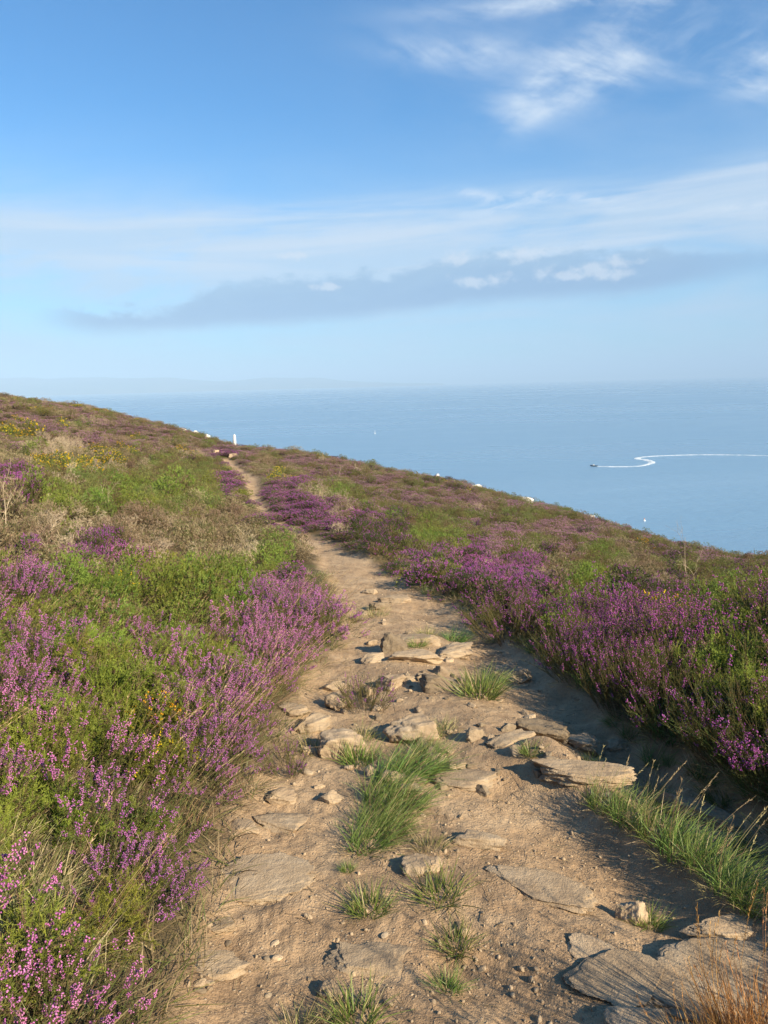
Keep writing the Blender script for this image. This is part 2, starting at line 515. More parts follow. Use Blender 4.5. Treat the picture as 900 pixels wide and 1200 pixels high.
def bump_of(t, h, strength, dist):
    return t.n('ShaderNodeBump', inp={'Height': h, 'Strength': strength, 'Distance': dist}).outputs[0]


def mat_plain(name, col, rough=0.6, metallic=0.0):
    m, t = new_mat(name)
    tc = t.n('ShaderNodeTexCoord').outputs['Object']
    f = t.sstep(t.noise(tc, 6, 4), 0.3, 0.7)
    c = t.mix(f, (*[x * 0.85 for x in col], 1), (*col, 1))
    b = t.n('ShaderNodeBsdfPrincipled', inp={'Base Color': c, 'Roughness': rough, 'Metallic': metallic})
    t.n('ShaderNodeOutputMaterial', inp={0: b.outputs[0]})
    return m


def mat_leaf(name, trans=0.25, rough=0.55, hue=0.03, val=0.35, spec=0.3):
    m, t = new_mat(name)
    c = t.n('ShaderNodeAttribute', attribute_name='Col').outputs['Color']
    rnd = t.n('ShaderNodeObjectInfo').outputs['Random']
    geo = t.n('ShaderNodeNewGeometry').outputs['Position']
    big = t.noise(geo, 0.35, 3)
    hsv = t.n('ShaderNodeHueSaturation')
    t.put(hsv.inputs['Color'], c)
    t.put(hsv.inputs['Hue'], t.m('ADD', 0.5 - hue, t.m('MULTIPLY', rnd, 2 * hue)))
    t.put(hsv.inputs['Value'], t.m('ADD', 1 - val, t.m('ADD', t.m('MULTIPLY', rnd, val), t.m('MULTIPLY', big, val * 1.6))))
    b = t.n('ShaderNodeBsdfPrincipled', inp={'Base Color': hsv.outputs[0], 'Roughness': rough, 'Specular IOR Level': spec})
    tr = t.n('ShaderNodeBsdfTranslucent', inp={0: hsv.outputs[0]})
    mx = t.n('ShaderNodeMixShader', inp={0: trans, 1: b.outputs[0], 2: tr.outputs[0]})
    t.n('ShaderNodeOutputMaterial', inp={0: mx.outputs[0]})
    return m


M_LEAF = mat_leaf('foliage', 0.25)
M_FLOWER = mat_leaf('petals', 0.3, 0.6, 0.022, 0.3)
M_GRASS = mat_leaf('grass_blades', 0.3, 0.45, 0.02, 0.3)
M_TWIG = mat_leaf('dead_twigs', 0.0, 0.85, 0.01, 0.25, 0.1)


def mat_rock(name, tint=(1, 1, 1), pale=False):
    m, t = new_mat(name)
    geo = t.n('ShaderNodeNewGeometry').outputs['Position']
    rnd = t.n('ShaderNodeObjectInfo').outputs['Random']
    n1 = t.noise(geo, 7, 6, 0.6, 0.4); n2 = t.noise(geo, 34, 6, 0.65); n3 = t.noise(geo, 160, 3, 0.6)
    sv = t.n('ShaderNodeMapping', inp={0: geo}); sv.inputs['Scale'].default_value = (6, 6, 24); sv.inputs['Rotation'].default_value = (0.35, 0.2, 0.4)
    st = t.noise(sv.outputs[0], 1.0, 4, 0.6, 0.5)
    if pale:
        c = t.ramp(n1, [(0.3, (0.50, 0.47, 0.42)), (0.7, (0.80, 0.77, 0.72))])
    else:
        c = t.ramp(n1, [(0.25, (0.22, 0.160, 0.105)), (0.5, (0.345, 0.26, 0.168)), (0.75, (0.46, 0.365, 0.25))])
    c = t.mix(t.m('MULTIPLY', t.sstep(n2, 0.55, 0.75), 0.5), c, (0.20, 0.165, 0.13, 1))
    c = t.mix(t.m('MULTIPLY', t.sstep(n3, 0.62, 0.75), 0.45), c, (0.55, 0.48, 0.38, 1))
    c = t.mix(t.m('MULTIPLY', t.sstep(st, 0.58, 0.7), 0.35), c, (0.19, 0.14, 0.10, 1))
    c = t.mix(1.0, c, (*tint, 1), 'MULTIPLY')
    hsv = t.n('ShaderNodeHueSaturation', inp={'Color': c}); t.put(hsv.inputs['Value'], t.m('ADD', 0.82, t.m('MULTIPLY', rnd, 0.32)))
    hh = t.m('ADD', t.m('MULTIPLY', n2, 0.7), t.m('ADD', t.m('MULTIPLY', st, 0.4), t.m('MULTIPLY', n3, 0.35)))
    b = t.n('ShaderNodeBsdfPrincipled', inp={'Base Color': hsv.outputs[0], 'Roughness': 0.9, 'Specular IOR Level': 0.2, 'Normal': bump_of(t, hh, 0.9, 0.012)})
    t.n('ShaderNodeOutputMaterial', inp={0: b.outputs[0]})
    return m


M_ROCK = mat_rock('sandy_rock'); M_ROCKG = mat_rock('grey_rock', (0.60, 0.61, 0.62)); M_ROCKP = mat_rock('pale_quartz', (1, 1, 1), True)


def mat_ground():
    m, t = new_mat('dirt_and_soil')
    geo = t.n('ShaderNodeNewGeometry').outputs['Position']
    pm = t.n('ShaderNodeAttribute', attribute_name='pathmask').outputs['Fac']
    n0 = t.noise(geo, 0.9, 5, 0.6); n1 = t.noise(geo, 4.2, 7, 0.62, 0.3); n2 = t.noise(geo, 26, 6, 0.65); n3 = t.noise(geo, 140, 4, 0.6)
    c = t.ramp(n1, [(0.25, (0.225, 0.152, 0.090)), (0.5, (0.385, 0.268, 0.160)), (0.78, (0.52, 0.385, 0.24))])
    c = t.mix(t.m('MULTIPLY', t.sstep(n2, 0.5, 0.72), 0.55), c, (0.185, 0.13, 0.085, 1))
    c = t.mix(t.m('MULTIPLY', t.sstep(n0, 0.5, 0.72), 0.3), c, (0.46, 0.36, 0.245, 1))
    c = t.mix(t.m('MULTIPLY', t.sstep(n3, 0.60, 0.74), 0.5), c, (0.52, 0.43, 0.32, 1))
    c = t.mix(t.m('MULTIPLY', t.sstep(n3, 0.40, 0.30), 0.55), c, (0.12, 0.085, 0.055, 1))
    yy = t.n('ShaderNodeSeparateXYZ', inp={0: geo}).outputs[1]
    near_dark = t.m('MULTIPLY', t.sstep(t.m('ADD', yy, t.m('MULTIPLY', n0, 1.6)), 4.6, 2.4), 0.42)  # dirt turns darker towards the viewpoint, its border broken by noise
    c = t.mix(near_dark, c, t.mix(1.0, c, (0.74, 0.70, 0.68, 1), 'MULTIPLY'))
    vor = t.n('ShaderNodeTexVoronoi', feature='F1', inp={'Vector': geo, 'Scale': 60.0})
    peb = t.sstep(vor.outputs['Distance'], 0.34, 0.18)
    pick = t.m('MULTIPLY', peb, t.sstep(t.n('ShaderNodeSeparateColor', inp={0: vor.outputs['Color']}).outputs[0], 0.72, 0.8))
    c = t.mix(t.m('MULTIPLY', pick, 0.7), c, (0.44, 0.36, 0.26, 1))
    soil = t.ramp(t.noise(geo, 1.3, 6, 0.65), [(0.3, (0.06, 0.045, 0.026)), (0.5, (0.115, 0.085, 0.045)), (0.7, (0.10, 0.10, 0.035))])
    c = t.mix(pm, soil, c)
    hh = t.m('ADD', t.m('ADD', t.m('MULTIPLY', n1, 1.0), t.m('MULTIPLY', n2, 0.55)), t.m('ADD', t.m('MULTIPLY', n3, 0.3), t.m('MULTIPLY', pick, 0.3)))
    b = t.n('ShaderNodeBsdfPrincipled', inp={'Base Color': c, 'Roughness': 0.95, 'Specular IOR Level': 0.15, 'Normal': bump_of(t, hh, 0.85, 0.03)})
    t.n('ShaderNodeOutputMaterial', inp={0: b.outputs[0]})
    return m


M_GROUND = mat_ground()

# ------------------------------------------------------------------ ground and path: one polar sheet, split along the path edge
th = np.concatenate([np.linspace(-180, -46, 90, endpoint=False), np.linspace(-46, 46, 620, endpoint=False), np.linspace(46, 180, 90)])
rr = [0.02, 0.3, 0.55, 0.8, 1.0]
while rr[-1] < 420: rr.append(rr[-1] * (1.0075 if rr[-1] < 9 else 1.016))
rr = np.array(rr)
TT, RR = np.meshgrid(np.radians(th), rr)
GX, GY = RR * np.sin(TT), RR * np.cos(TT)
GZ = height(GX, GY)
V = np.stack([GX, GY, GZ], -1).reshape(-1, 3)
nr, nt = GX.shape
ii, jj = np.meshgrid(np.arange(nr - 1), np.arange(nt - 1), indexing='ij')
a = (ii * nt + jj).ravel(); Q = np.stack([a, a + nt, a + nt + 1, a + 1], 1)
ps = path_s(V[:, 0], V[:, 1]); PM = smooth01(ps + 0.05 * fbm(V[:, 0] * 6, V[:, 1] * 6, 3, 91), -0.10, 0.10)
inp = (ps[Q].mean(1) > -0.02)
for nm, sel, lab, cat in (('ground', ~inp, 'brown heath soil sloping down to the sea beneath the heather and gorse', 'ground'), ('dirt_path', inp, 'dry sandy dirt footpath winding down the headland between heather banks', 'path')):
    q = Q[sel]; used = np.unique(q); remap = np.zeros(len(V), int); remap[used] = np.arange(len(used))
    me = np_mesh(nm, V[used], remap[q], [M_GROUND], smooth=True, attrs={'pathmask': PM[used]})
    tag(obj(nm, me), lab, cat, kind='structure')


# ------------------------------------------------------------------ sea, far hills, haze
def mat_sea():
    m, t = new_mat('sea_water')
    geo = t.n('ShaderNodeNewGeometry').outputs['Position']
    mp = t.n('ShaderNodeMapping', inp={0: geo}); mp.inputs['Scale'].default_value = (0.0006, 0.0022, 1); mp.inputs['Rotation'].default_value = (0, 0, 0.12)
    band = t.noise(mp.outputs[0], 1.0, 6, 0.6, 0.7)
    c = t.ramp(band, [(0.3, (0.115, 0.225, 0.345)), (0.5, (0.145, 0.27, 0.40)), (0.7, (0.19, 0.32, 0.455))])
    mw = t.n('ShaderNodeMapping', inp={0: geo}); mw.inputs['Scale'].default_value = (0.10, 0.24, 0.1); mw.inputs['Rotation'].default_value = (0, 0, 0.3)
    w1 = t.noise(mw.outputs[0], 1.0, 5, 0.6, 0.3)
    mw2 = t.n('ShaderNodeMapping', inp={0: geo}); mw2.inputs['Scale'].default_value = (0.012, 0.03, 0.1)
    w2 = t.noise(mw2.outputs[0], 1.0, 3, 0.5)
    nrm = bump_of(t, t.m('ADD', w1, t.m('MULTIPLY', w2, 1.5)), 0.45, 1.5)
    rg = t.m('ADD', 0.22, t.m('MULTIPLY', t.sstep(band, 0.35, 0.65), 0.2))
    b = t.n('ShaderNodeBsdfPrincipled', inp={'Base Color': c, 'Roughness': rg, 'IOR': 1.33, 'Normal': nrm})
    t.n('ShaderNodeOutputMaterial', inp={0: b.outputs[0]})
    return m


SEA_R = 46000
ang = np.linspace(0, 2 * math.pi, 193)[:-1]
rs = np.array([0, 200, 600, 1500, 4000, 10000, 22000, SEA_R])
SV = np.concatenate([np.stack([r * np.cos(ang), r * np.sin(ang), np.full(192, SEA_Z)], 1) for r in rs])
SF = []
for i in range(len(rs) - 1):
    for k in range(192):
        k2 = (k + 1) % 192; SF.append((i * 192 + k, (i + 1) * 192 + k, (i + 1) * 192 + k2, i * 192 + k2))
tag(obj('sea', np_mesh('sea', SV, np.array(SF), [mat_sea()], smooth=True)), 'calm hazy blue sea reaching to the horizon', 'sea', kind='structure')

m_hill, t = new_mat('far_hill')
geo = t.n('ShaderNodeNewGeometry').outputs['Position']
hc = t.ramp(t.noise(geo, 0.0012, 5), [(0.35, (0.05, 0.08, 0.04)), (0.65, (0.13, 0.13, 0.08))])
b = t.n('ShaderNodeBsdfPrincipled', inp={'Base Color': hc, 'Roughness': 0.95}); t.n('ShaderNodeOutputMaterial', inp={0: b.outputs[0]})
# a real coast: a heightfield 26 km off, 8 km deep
us = np.linspace(-260, 520, 90); dep = np.linspace(-1, 1, 13)
prof = np.interp(us, [-260, -120, 0, 60, 130, 200, 260, 330, 420, 520], [520, 560, 500, 470, 500, 440, 300, 330, 180, -30])
HV = []
for u, hgt_ in zip(us, prof):
    w = pix_dir(u, 455); az = math.atan2(w[0], w[1])
    for q in dep:
        d = 27000 + q * 4000
        x, y = d * math.sin(az), d * math.cos(az)
        HV.append((x, y, SEA_Z - 30 + max(0, hgt_ + 60 + 120 * float(fbm(x / 2500, y / 2500, 4, 3))) * (1 - q * q) ** 1.2))
HF = [(i * 13 + k, (i + 1) * 13 + k, (i + 1) * 13 + k + 1, i * 13 + k + 1) for i in range(89) for k in range(12)]
tag(obj('distant_hills', np_mesh('distant_hills', np.array(HV), np.array(HF), [m_hill], smooth=True)), 'faint blue hills of a far coast across the sea', 'hills', kind='structure')

HAZE_TOP = 640.0
hb = 49000.0; z0, z1 = -98.0, HAZE_TOP
hv = np.array([(x, y, z) for z in (z0, z1) for y in (-hb, hb) for x in (-hb, hb)])
hf = np.array([(0, 2, 3, 1), (4, 5, 7, 6), (0, 1, 5, 4), (2, 6, 7, 3), (0, 4, 6, 2), (1, 3, 7, 5)])
m_haze, t = new_mat('sea_haze')
pv = t.n('ShaderNodeVolumePrincipled')
pv.inputs['Color'].default_value = (0.49, 0.72, 1.0, 1); pv.inputs['Density'].default_value = 1.0e-4; pv.inputs['Anisotropy'].default_value = -0.15
om = t.n('ShaderNodeOutputMaterial'); t.t.links.new(pv.outputs[0], om.inputs['Volume'])
tag(obj('haze', np_mesh('haze', hv, hf, [m_haze])), 'pale summer haze in the air over the sea', 'haze', kind='stuff')


# ------------------------------------------------------------------ plant prototypes (meshes only; things are made further down)
def rand_dirs(rng, n, lean_lo, lean_hi, az=None):
    az = rng.uniform(0, 2 * math.pi, n) if az is None else az
    le = rng.uniform(lean_lo, lean_hi, n)
    return np.stack([np.sin(le) * np.cos(az), np.sin(le) * np.sin(az), np.cos(le)], 1)


def mixc(a, b, f): return np.asarray(a)[None] + (np.asarray(b) - np.asarray(a))[None] * f[:, None]


UPV = np.array([0, 0, 1.0])


def heather_meshes(seed, n=70, Rb=0.17, H=0.34, needles=46, fl=16, flsz=1.0, bloom=1.0, green=((.040, .060, .014), (.095, .125, .030)), pink=((.30, .055, .30), (.52, .15, .44)), brown=(.16, .10, .06), name='heather'):
    rng = np.random.default_rng(seed)
    mb, mf, ms = MB(), MB(), MB()
    az = rng.uniform(0, 2 * math.pi, n); rad = np.sqrt(rng.uniform(0, 1, n))
    base = np.stack([rad * Rb * np.cos(az), rad * Rb * np.sin(az), np.full(n, -0.02)], 1)
    d = rand_dirs(rng, n, 0, 0.25, az); d = unit(d + np.stack([np.cos(az), np.sin(az), np.zeros(n)], 1) * (rad * 0.75)[:, None])
    L = H * rng.uniform(0.72, 1.12, n) * (1 - 0.18 * rad)
    dr = np.tile(UPV * 0.16, (n, 1)) + rng.normal(0, 0.09, (n, 3))
    c0 = np.asarray(brown); c1 = np.asarray((.10, .085, .03))
    tubes(ms, base, d, L, 0.0016, dr, 3, c0, c1)
    # side shoots
    S = [(base, d, L, dr, np.full(n, 1.0))]
    for k in range(3):
        t0 = rng.uniform(0.35, 0.8, n)
        b2 = curve_pt(base, d, L, dr, t0); d2 = unit(unit(d + 2 * dr * t0[:, None]) + rng.normal(0, 0.42, (n, 3)) + UPV * 0.15)
        L2 = L * rng.uniform(0.22, 0.42, n); r2 = np.tile(UPV * 0.25, (n, 1))
        tubes(ms, b2, d2, L2, 0.0009, r2, 1, c1, c1)
        S.append((b2, d2, L2, r2, np.full(n, 0.6)))
    for (b_, d_, L_, r_, wgt) in S:
        m = len(b_); k = int(needles * (1.0 if wgt[0] == 1 else 0.55))
        idx = np.repeat(np.arange(m), k); t = rng.uniform(0.18 if wgt[0] == 1 else 0.0, 0.97, m * k)
        tang = unit(d_[idx] + 2 * r_[idx] * t[:, None])
        p = b_[idx] + d_[idx] * (L_[idx] * t)[:, None] + r_[idx] * (L_[idx] * t * t)[:, None]
        dd = unit(tang * 0.8 + unit(rng.normal(size=(m * k, 3))) * 0.9)
        f = np.clip(rng.uniform(0, 1, m)[idx] * 0.6 + rng.uniform(0, .4, m * k), 0, 1)
        c = mixc(green[0], green[1], f)
        blades(mb, p, dd, rng.uniform(.007, .012, m * k) * flsz, 0.0022 * flsz, np.zeros(3), 1, rng, c, c)
        has = rng.uniform(0, 1, m) < bloom * (1 if wgt[0] == 1 else 0.55)
        q = np.where(has)[0]
        if len(q) == 0: continue
        kf = max(3, int(fl * (1 if wgt[0] == 1 else 0.6)))
        idx = np.repeat(q, kf); sp_ = rng.uniform(.18, .34, m)[idx] * (1 if wgt[0] == 1 else 1.6)
        t = 1.0 - rng.uniform(0, 1, len(idx)) * np.minimum(sp_, 0.8)
        side = unit(np.cross(unit(rng.normal(size=(len(idx), 3))), d_[idx]))
        p = b_[idx] + d_[idx] * (L_[idx] * t)[:, None] + r_[idx] * (L_[idx] * t * t)[:, None] + side * rng.uniform(.002, .008, (len(idx), 1)) * flsz
        axn = unit(side - UPV * 0.35 + rng.normal(0, .25, (len(idx), 3)))
        f = np.clip(rng.uniform(0, 1, m)[idx] * .7 + rng.uniform(0, .3, len(idx)), 0, 1)
        c = mixc(pink[0], pink[1], f)
        bells(mf, p, axn, rng.uniform(.006, .0085, len(idx)) * flsz, rng.uniform(.0024, .0033, len(idx)) * flsz, c, c * np.array([1.2, 1.5, 1.2]))
    return {'foliage': mb.mesh(name + '_foliage', [M_LEAF]), 'stems': ms.mesh(name + '_stems', [M_TWIG]), **({'blossom': mf.mesh(name + '_blossom', [M_FLOWER])} if mf.V else {})}


def gorse_meshes(seed, shoots=105, Rb=0.30, H=0.34, spines=40, sz=1.25, cols=((.085, .125, .016), (.34, .38, .06)), brownf=0.13, brown=((.13, .085, .04), (.25, .18, .10)), flowers=0, name='gorse'):
    rng = np.random.default_rng(seed)
    mb, mf, ms = MB(), MB(), MB()
    n = shoots
    az = rng.uniform(0, 2 * math.pi, n); ce = rng.uniform(0.05, 1, n) ** 0.8; se = np.sqrt(1 - ce * ce)
    out = np.stack([se * np.cos(az), se * np.sin(az), ce], 1)
    lump = 0.80 + 0.24 * np.sin(az * 3 + seed) * se + rng.normal(0, .10, n)
    tip = out * np.array([Rb, Rb, H]) * lump[:, None]
    d = unit(out * np.array([1, 1, 1]) + UPV * 0.55 + rng.normal(0, .22, (n, 3)))
    L = rng.uniform(.11, .20, n) * (H / .34)
    base = tip - d * L[:, None]; base[:, 2] = np.maximum(base[:, 2], -0.03)
    # woody frame
    tubes(ms, np.zeros((n, 3)) + rng.normal(0, .02, (n, 3)) * np.array([1, 1, 0]), unit(base + 1e-4), np.linalg.norm(base, axis=1), 0.0022, np.zeros(3), 1, (.12, .085, .05), (.12, .10, .04))
    isb = rng.uniform(0, 1, n) < brownf
    f0 = rng.uniform(0, 1, n)
    S = [(base, d, L, np.arange(n))]
    for k in range(4):
        t0 = rng.uniform(0.15, 0.85, n); b2 = base + d * (L * t0)[:, None]
        d2 = unit(d + rng.normal(0, .55, (n, 3)) + UPV * .1)
        S.append((b2, d2, L * rng.uniform(.35, .6, n), np.arange(n)))
    for si, (b_, d_, L_, own) in enumerate(S):
        g0 = mixc(cols[0], cols[1], f0); bb = mixc(brown[0], brown[1], f0); cc = np.where(isb[:, None], bb, g0)
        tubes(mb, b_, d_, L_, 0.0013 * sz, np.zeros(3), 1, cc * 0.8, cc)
        k = spines if si == 0 else int(spines * .6)
        idx = np.repeat(np.arange(n), k); t = rng.uniform(0.05, 1, n * k)
        p = b_[idx] + d_[idx] * (L_[idx] * t)[:, None]
        dd = unit(d_[idx] * .75 + unit(rng.normal(size=(n * k, 3))))
        f = np.clip(f0[idx] * .55 + rng.uniform(0, .25, n * k) + t * .2, 0, 1)
        c = np.where(isb[idx][:, None], mixc(brown[0], brown[1], f), mixc(cols[0], cols[1], f))
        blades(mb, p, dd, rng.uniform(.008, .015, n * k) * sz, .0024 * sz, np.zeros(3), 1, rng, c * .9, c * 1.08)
    if flowers:
        q = rng.choice(n, min(flowers, n), replace=False)
        k = 5
        idx = np.repeat(q, k); t = rng.uniform(.55, 1.05, len(idx))
        p = base[idx] + d[idx] * (L[idx] * t)[:, None] + rng.normal(0, .008, (len(idx), 3)) * sz
        c = mixc((.62, .36, .01), (.80, .56, .02), rng.uniform(0, 1, len(idx)))
        bells(mf, p, unit(d[idx] + rng.normal(0, .5, (len(idx), 3))), .015 * sz, .0058 * sz, c)
    return {'foliage': mb.mesh(name + '_foliage', [M_LEAF]), 'stems': ms.mesh(name + '_stems', [M_TWIG]), **({'blossom': mf.mesh(name + '_blossom', [M_FLOWER])} if mf.V else {})}


def cushion_meshes(seed, lobes=8, Rb=.30, H=.32, per=62, leaf=(.030, .007), k=6, cols=((.05, .09, .015), (.2, .25, .05)), bloom=0.0, pink=None, size=(.014, .0065), topbias=.2, brownf=.1, brown=((.13, .085, .04), (.27, .2, .11)), upright=.4, name='cushion'):
    """a bush seen from some metres away: several rounded lobes set with short tufts, blossom on some of them"""
    rng = np.random.default_rng(seed); mb, mf, ms = MB(), MB(), MB()
    for l in range(lobes):
        a_ = rng.uniform(0, 2 * math.pi); q = math.sqrt(rng.uniform(0, 1)) * .72 if l else 0
        rl = rng.uniform(.28, .52) * Rb
        c = np.array([q * Rb * math.cos(a_), q * Rb * math.sin(a_), max(H * rng.uniform(.4, 1.15) * (1 - .45 * q * q) - rl * .8, .02)])
        n = int(per * (rl / (.45 * Rb)) ** 2)
        az = rng.uniform(0, 2 * math.pi, n); ce = rng.uniform(-.35, 1, n); se = np.sqrt(1 - ce * ce)
        out = np.stack([se * np.cos(az), se * np.sin(az), ce], 1)
        p = c + out * rl * rng.uniform(.78, 1.06, n)[:, None] * np.array([1, 1, min(1.15, H / Rb)])
        d = unit(out + UPV * upright + rng.normal(0, .25, (n, 3)))
        lobe_f = rng.uniform(0, 1); dead = rng.uniform(0, 1) < brownf
        f0 = np.clip(lobe_f * .55 + rng.uniform(0, .45, n), 0, 1)
        idx = np.repeat(np.arange(n), k)
        dd = unit(d[idx] + rng.normal(0, .55, (n * k, 3)))
        f = np.clip(f0[idx] + rng.normal(0, .1, n * k), 0, 1)
        c1 = mixc(brown[0], brown[1], f) if dead else mixc(cols[0], cols[1], f)
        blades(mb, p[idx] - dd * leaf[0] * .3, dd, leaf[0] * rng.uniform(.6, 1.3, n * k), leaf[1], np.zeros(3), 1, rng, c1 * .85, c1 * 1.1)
        # stems down to the root
        m = max(3, n // 12); b0 = np.zeros((m, 3)); v_ = p[:m] - b0
        tubes(ms, b0, unit(v_), np.linalg.norm(v_, axis=1) * .95, .0028, np.zeros(3), 1, (.13, .095, .06), (.13, .10, .05))
        if bloom:
            has = np.where((rng.uniform(0, 1, n) < bloom) & (ce > topbias - rng.uniform(0, .5, n)))[0]
            if len(has):
                j = np.repeat(has, 3); sd_ = unit(d[j] + rng.normal(0, .18, (len(j), 3)))
                pp = p[j] + sd_ * (leaf[0] * np.tile([.35, .75, 1.15], len(has)))[:, None]
                bells(mf, pp, sd_, size[0] * rng.uniform(.8, 1.4, len(j)), size[1] * rng.uniform(.7, 1.2, len(j)), mixc(pink[0], pink[1], np.clip(lobe_f * .4 + rng.uniform(0, .6, len(j)), 0, 1)))
    return {'foliage': mb.mesh(name + '_foliage', [M_LEAF]), 'stems': ms.mesh(name + '_stems', [M_TWIG]), **({'blossom': mf.mesh(name + '_blossom', [M_FLOWER])} if mf.V else {})}


def branch_mesh(seed, H=0.5, r0=.009, col=((.25, .19, .125), (.47, .385, .275)), depth=4, name='dead_branches', nroot=3, spread=.55, rmin=.0009):
    rng = np.random.default_rng(seed); mb = MB()
    segs = []

    def grow(p, d, L, r, k):
        d = unit((d + rng.normal(0, .18, 3) + UPV * .05)[None])[0]
        dr = rng.normal(0, .16, 3)
        segs.append((p, d, L, r, dr))
        if k == 0: return
        for _ in range(rng.integers(2, 4)):
            t = rng.uniform(.45, 1)
            grow(p + d * L * t + dr * L * t * t, unit((d + 2 * dr * t + rng.normal(0, spread, 3))[None])[0], L * rng.uniform(.5, .8), r * (.62 - .12 * (1 - t)), k - 1)
    for i in range(nroot):
        grow(np.array([*rng.normal(0, .05, 2), -.04]), rand_dirs(rng, 1, .1, .8)[0], H * rng.uniform(.35, .5), r0 * rng.uniform(.7, 1.1), depth)
    p, d, L, r, dr = [np.array(x) for x in zip(*segs)]
    f = rng.uniform(0, 1, len(p)); c = mixc(col[0], col[1], f)
    tubes(mb, p, d, L, np.maximum(r, rmin), dr, 3, c, c, sides=4, taper=.6)
    return mb.mesh(name, [M_TWIG], smooth=True)


def grass_mesh(seed, n=160, Rb=.06, H=.16, w=.0032, lean=(0.05, .75), wind=(.35, .12), droop=.30, cols=((.070, .120, .020), (.17, .25, .05)), tipc=(.25, .27, .08), straw=.12, strawc=((.30, .23, .11), (.46, .38, .20)), stalks=0, seg=4, name='grass', elong=1.0):
    rng = np.random.default_rng(seed); mb = MB()
    az = rng.uniform(0, 2 * math.pi, n); rad = np.sqrt(rng.uniform(0, 1, n))
    base = np.stack([rad * Rb * np.cos(az) * elong, rad * Rb * np.sin(az), np.full(n, -.012)], 1)
    d = rand_dirs(rng, n, *lean, az + rng.normal(0, .7, n)); d = unit(d + np.array([wind[0], wind[1], 0]))
    L = H * rng.uniform(.5, 1.15, n)
    hd = d.copy(); hd[:, 2] = 0
    dr = unit(hd + np.array([wind[0] * .6, wind[1] * .6, 0]) + 1e-5) * droop * rng.uniform(.4, 1.3, n)[:, None] - UPV * (droop * rng.uniform(.3, 1.0, n))[:, None]
    f = rng.uniform(0, 1, n); st = rng.uniform(0, 1, n) < straw
    c0 = np.where(st[:, None], mixc(strawc[0], strawc[1], f), mixc(cols[0], cols[1], f))
    c1 = np.where(st[:, None], mixc(strawc[0], strawc[1], f) * 1.1, c0 * .5 + np.asarray(tipc) * .5)
    blades(mb, base, d, L, w * rng.uniform(.7, 1.25, n), dr, seg, rng, c0, c1, .6, 0.0)
    # short dry thatch at the foot
    m = int(n * .7)
    az = rng.uniform(0, 2 * math.pi, m); rad = np.sqrt(rng.uniform(0, 1, m)) * 1.45
    b2 = np.stack([rad * Rb * np.cos(az) * elong, rad * Rb * np.sin(az), np.full(m, -.006)], 1)
    c = mixc(strawc[0], strawc[1], rng.uniform(0, 1, m)) * .8
    blades(mb, b2, rand_dirs(rng, m, .6, 1.45, az), H * rng.uniform(.12, .5, m), w * .75, -UPV * .15, 2, rng, c, c)
    mk = MB()
    if stalks:
        az = rng.uniform(0, 2 * math.pi, stalks)
        b3 = np.stack([Rb * .6 * np.cos(az), Rb * .6 * np.sin(az), np.zeros(stalks)], 1)
        d3 = unit(rand_dirs(rng, stalks, .1, .5, az) + np.array([wind[0] * 1.2, wind[1], 0])); L3 = H * rng.uniform(1.2, 1.9, stalks)
        dr3 = np.tile(np.array([.18, .05, -.12]), (stalks, 1))
        c = mixc(strawc[0], strawc[1], rng.uniform(0, 1, stalks)) * 1.15
        tubes(mk, b3, d3, L3, .0009, dr3, 4, c, c)
        k = 14; idx = np.repeat(np.arange(stalks), k); t = rng.uniform(.72, 1.0, stalks * k)
        p = b3[idx] + d3[idx] * (L3[idx] * t)[:, None] + dr3[idx] * (L3[idx] * t * t)[:, None]
        blades(mk, p, unit(d3[idx] + 2 * dr3[idx] * t[:, None] + rng.normal(0, .3, (len(idx), 3))), .014, .0028, np.zeros(3), 2, rng, c[idx], c[idx] * 1.1)
    return {'blades': mb.mesh(name + '_blades', [M_GRASS]), **({'seed_stalks': mk.mesh(name + '_stalks', [M_GRASS])} if mk.V else {})}


def rock_mesh(seed, size, flat=0.0, cuts=9, rough=.06, sub=5, mat=None, name='rock'):
    """a lump cut by random planes, weathered with noise; size = full extents"""
    rng = np.random.default_rng(seed)
    import bmesh
    bm = bmesh.new(); bmesh.ops.create_icosphere(bm, subdivisions=sub, radius=1)
    P = np.array([v.co[:] for v in bm.verts]); F = np.array([[v.index for v in f.verts] for f in bm.faces]); bm.free()
    P = np.sign(P) * np.abs(P) ** .86
    for k in range(cuts):
        nrm = unit(rng.normal(size=3) * np.array([1, 1, .65]))
        dd = rng.uniform(.52, .9)
        s = P @ nrm - dd
        P = P - np.where(s > 0, s * .93, 0)[:, None] * nrm
    if flat:
        nrm = unit(np.array([rng.normal(0, .10), rng.normal(0, .10), 1])); s = P @ nrm - flat; P = P - np.where(s > 0, s * .95, 0)[:, None] * nrm
    o = rng.uniform(0, 50)
    nn = fbm(P[:, 0] * 2 + o, P[:, 1] * 2 + P[:, 2] * 2.7, 4, seed % 97, .55) + fbm(P[:, 2] * 2 + o, P[:, 0] * 1.3 - P[:, 1] * 2, 4, seed % 89 + 3, .55)
    st = np.abs(((P[:, 2] + .15 * P[:, 0] + .1 * fbm(P[:, 0] * 2, P[:, 1] * 2, 2, 4)) * 3.3) % 1 - .5)
    n2 = np.abs(fbm(P[:, 0] * 3.1 + o, P[:, 1] * 3.1 + P[:, 2] * 4, 3, seed % 83))
    P = P * (1 + rough * nn[:, None] - rough * .9 * np.clip(.25 - n2, 0, 1)[:, None] - .03 * smooth01(st, .42, .5)[:, None])
    ext = P.max(0) - P.min(0)
    P = (P - (P.max(0) + P.min(0)) / 2) / ext * np.asarray(size)
    return np_mesh(name, P, F, [mat or M_ROCK], smooth=True)

# ------------------------------------------------------------------ scatter the heath
RNG = np.random.default_rng(7)


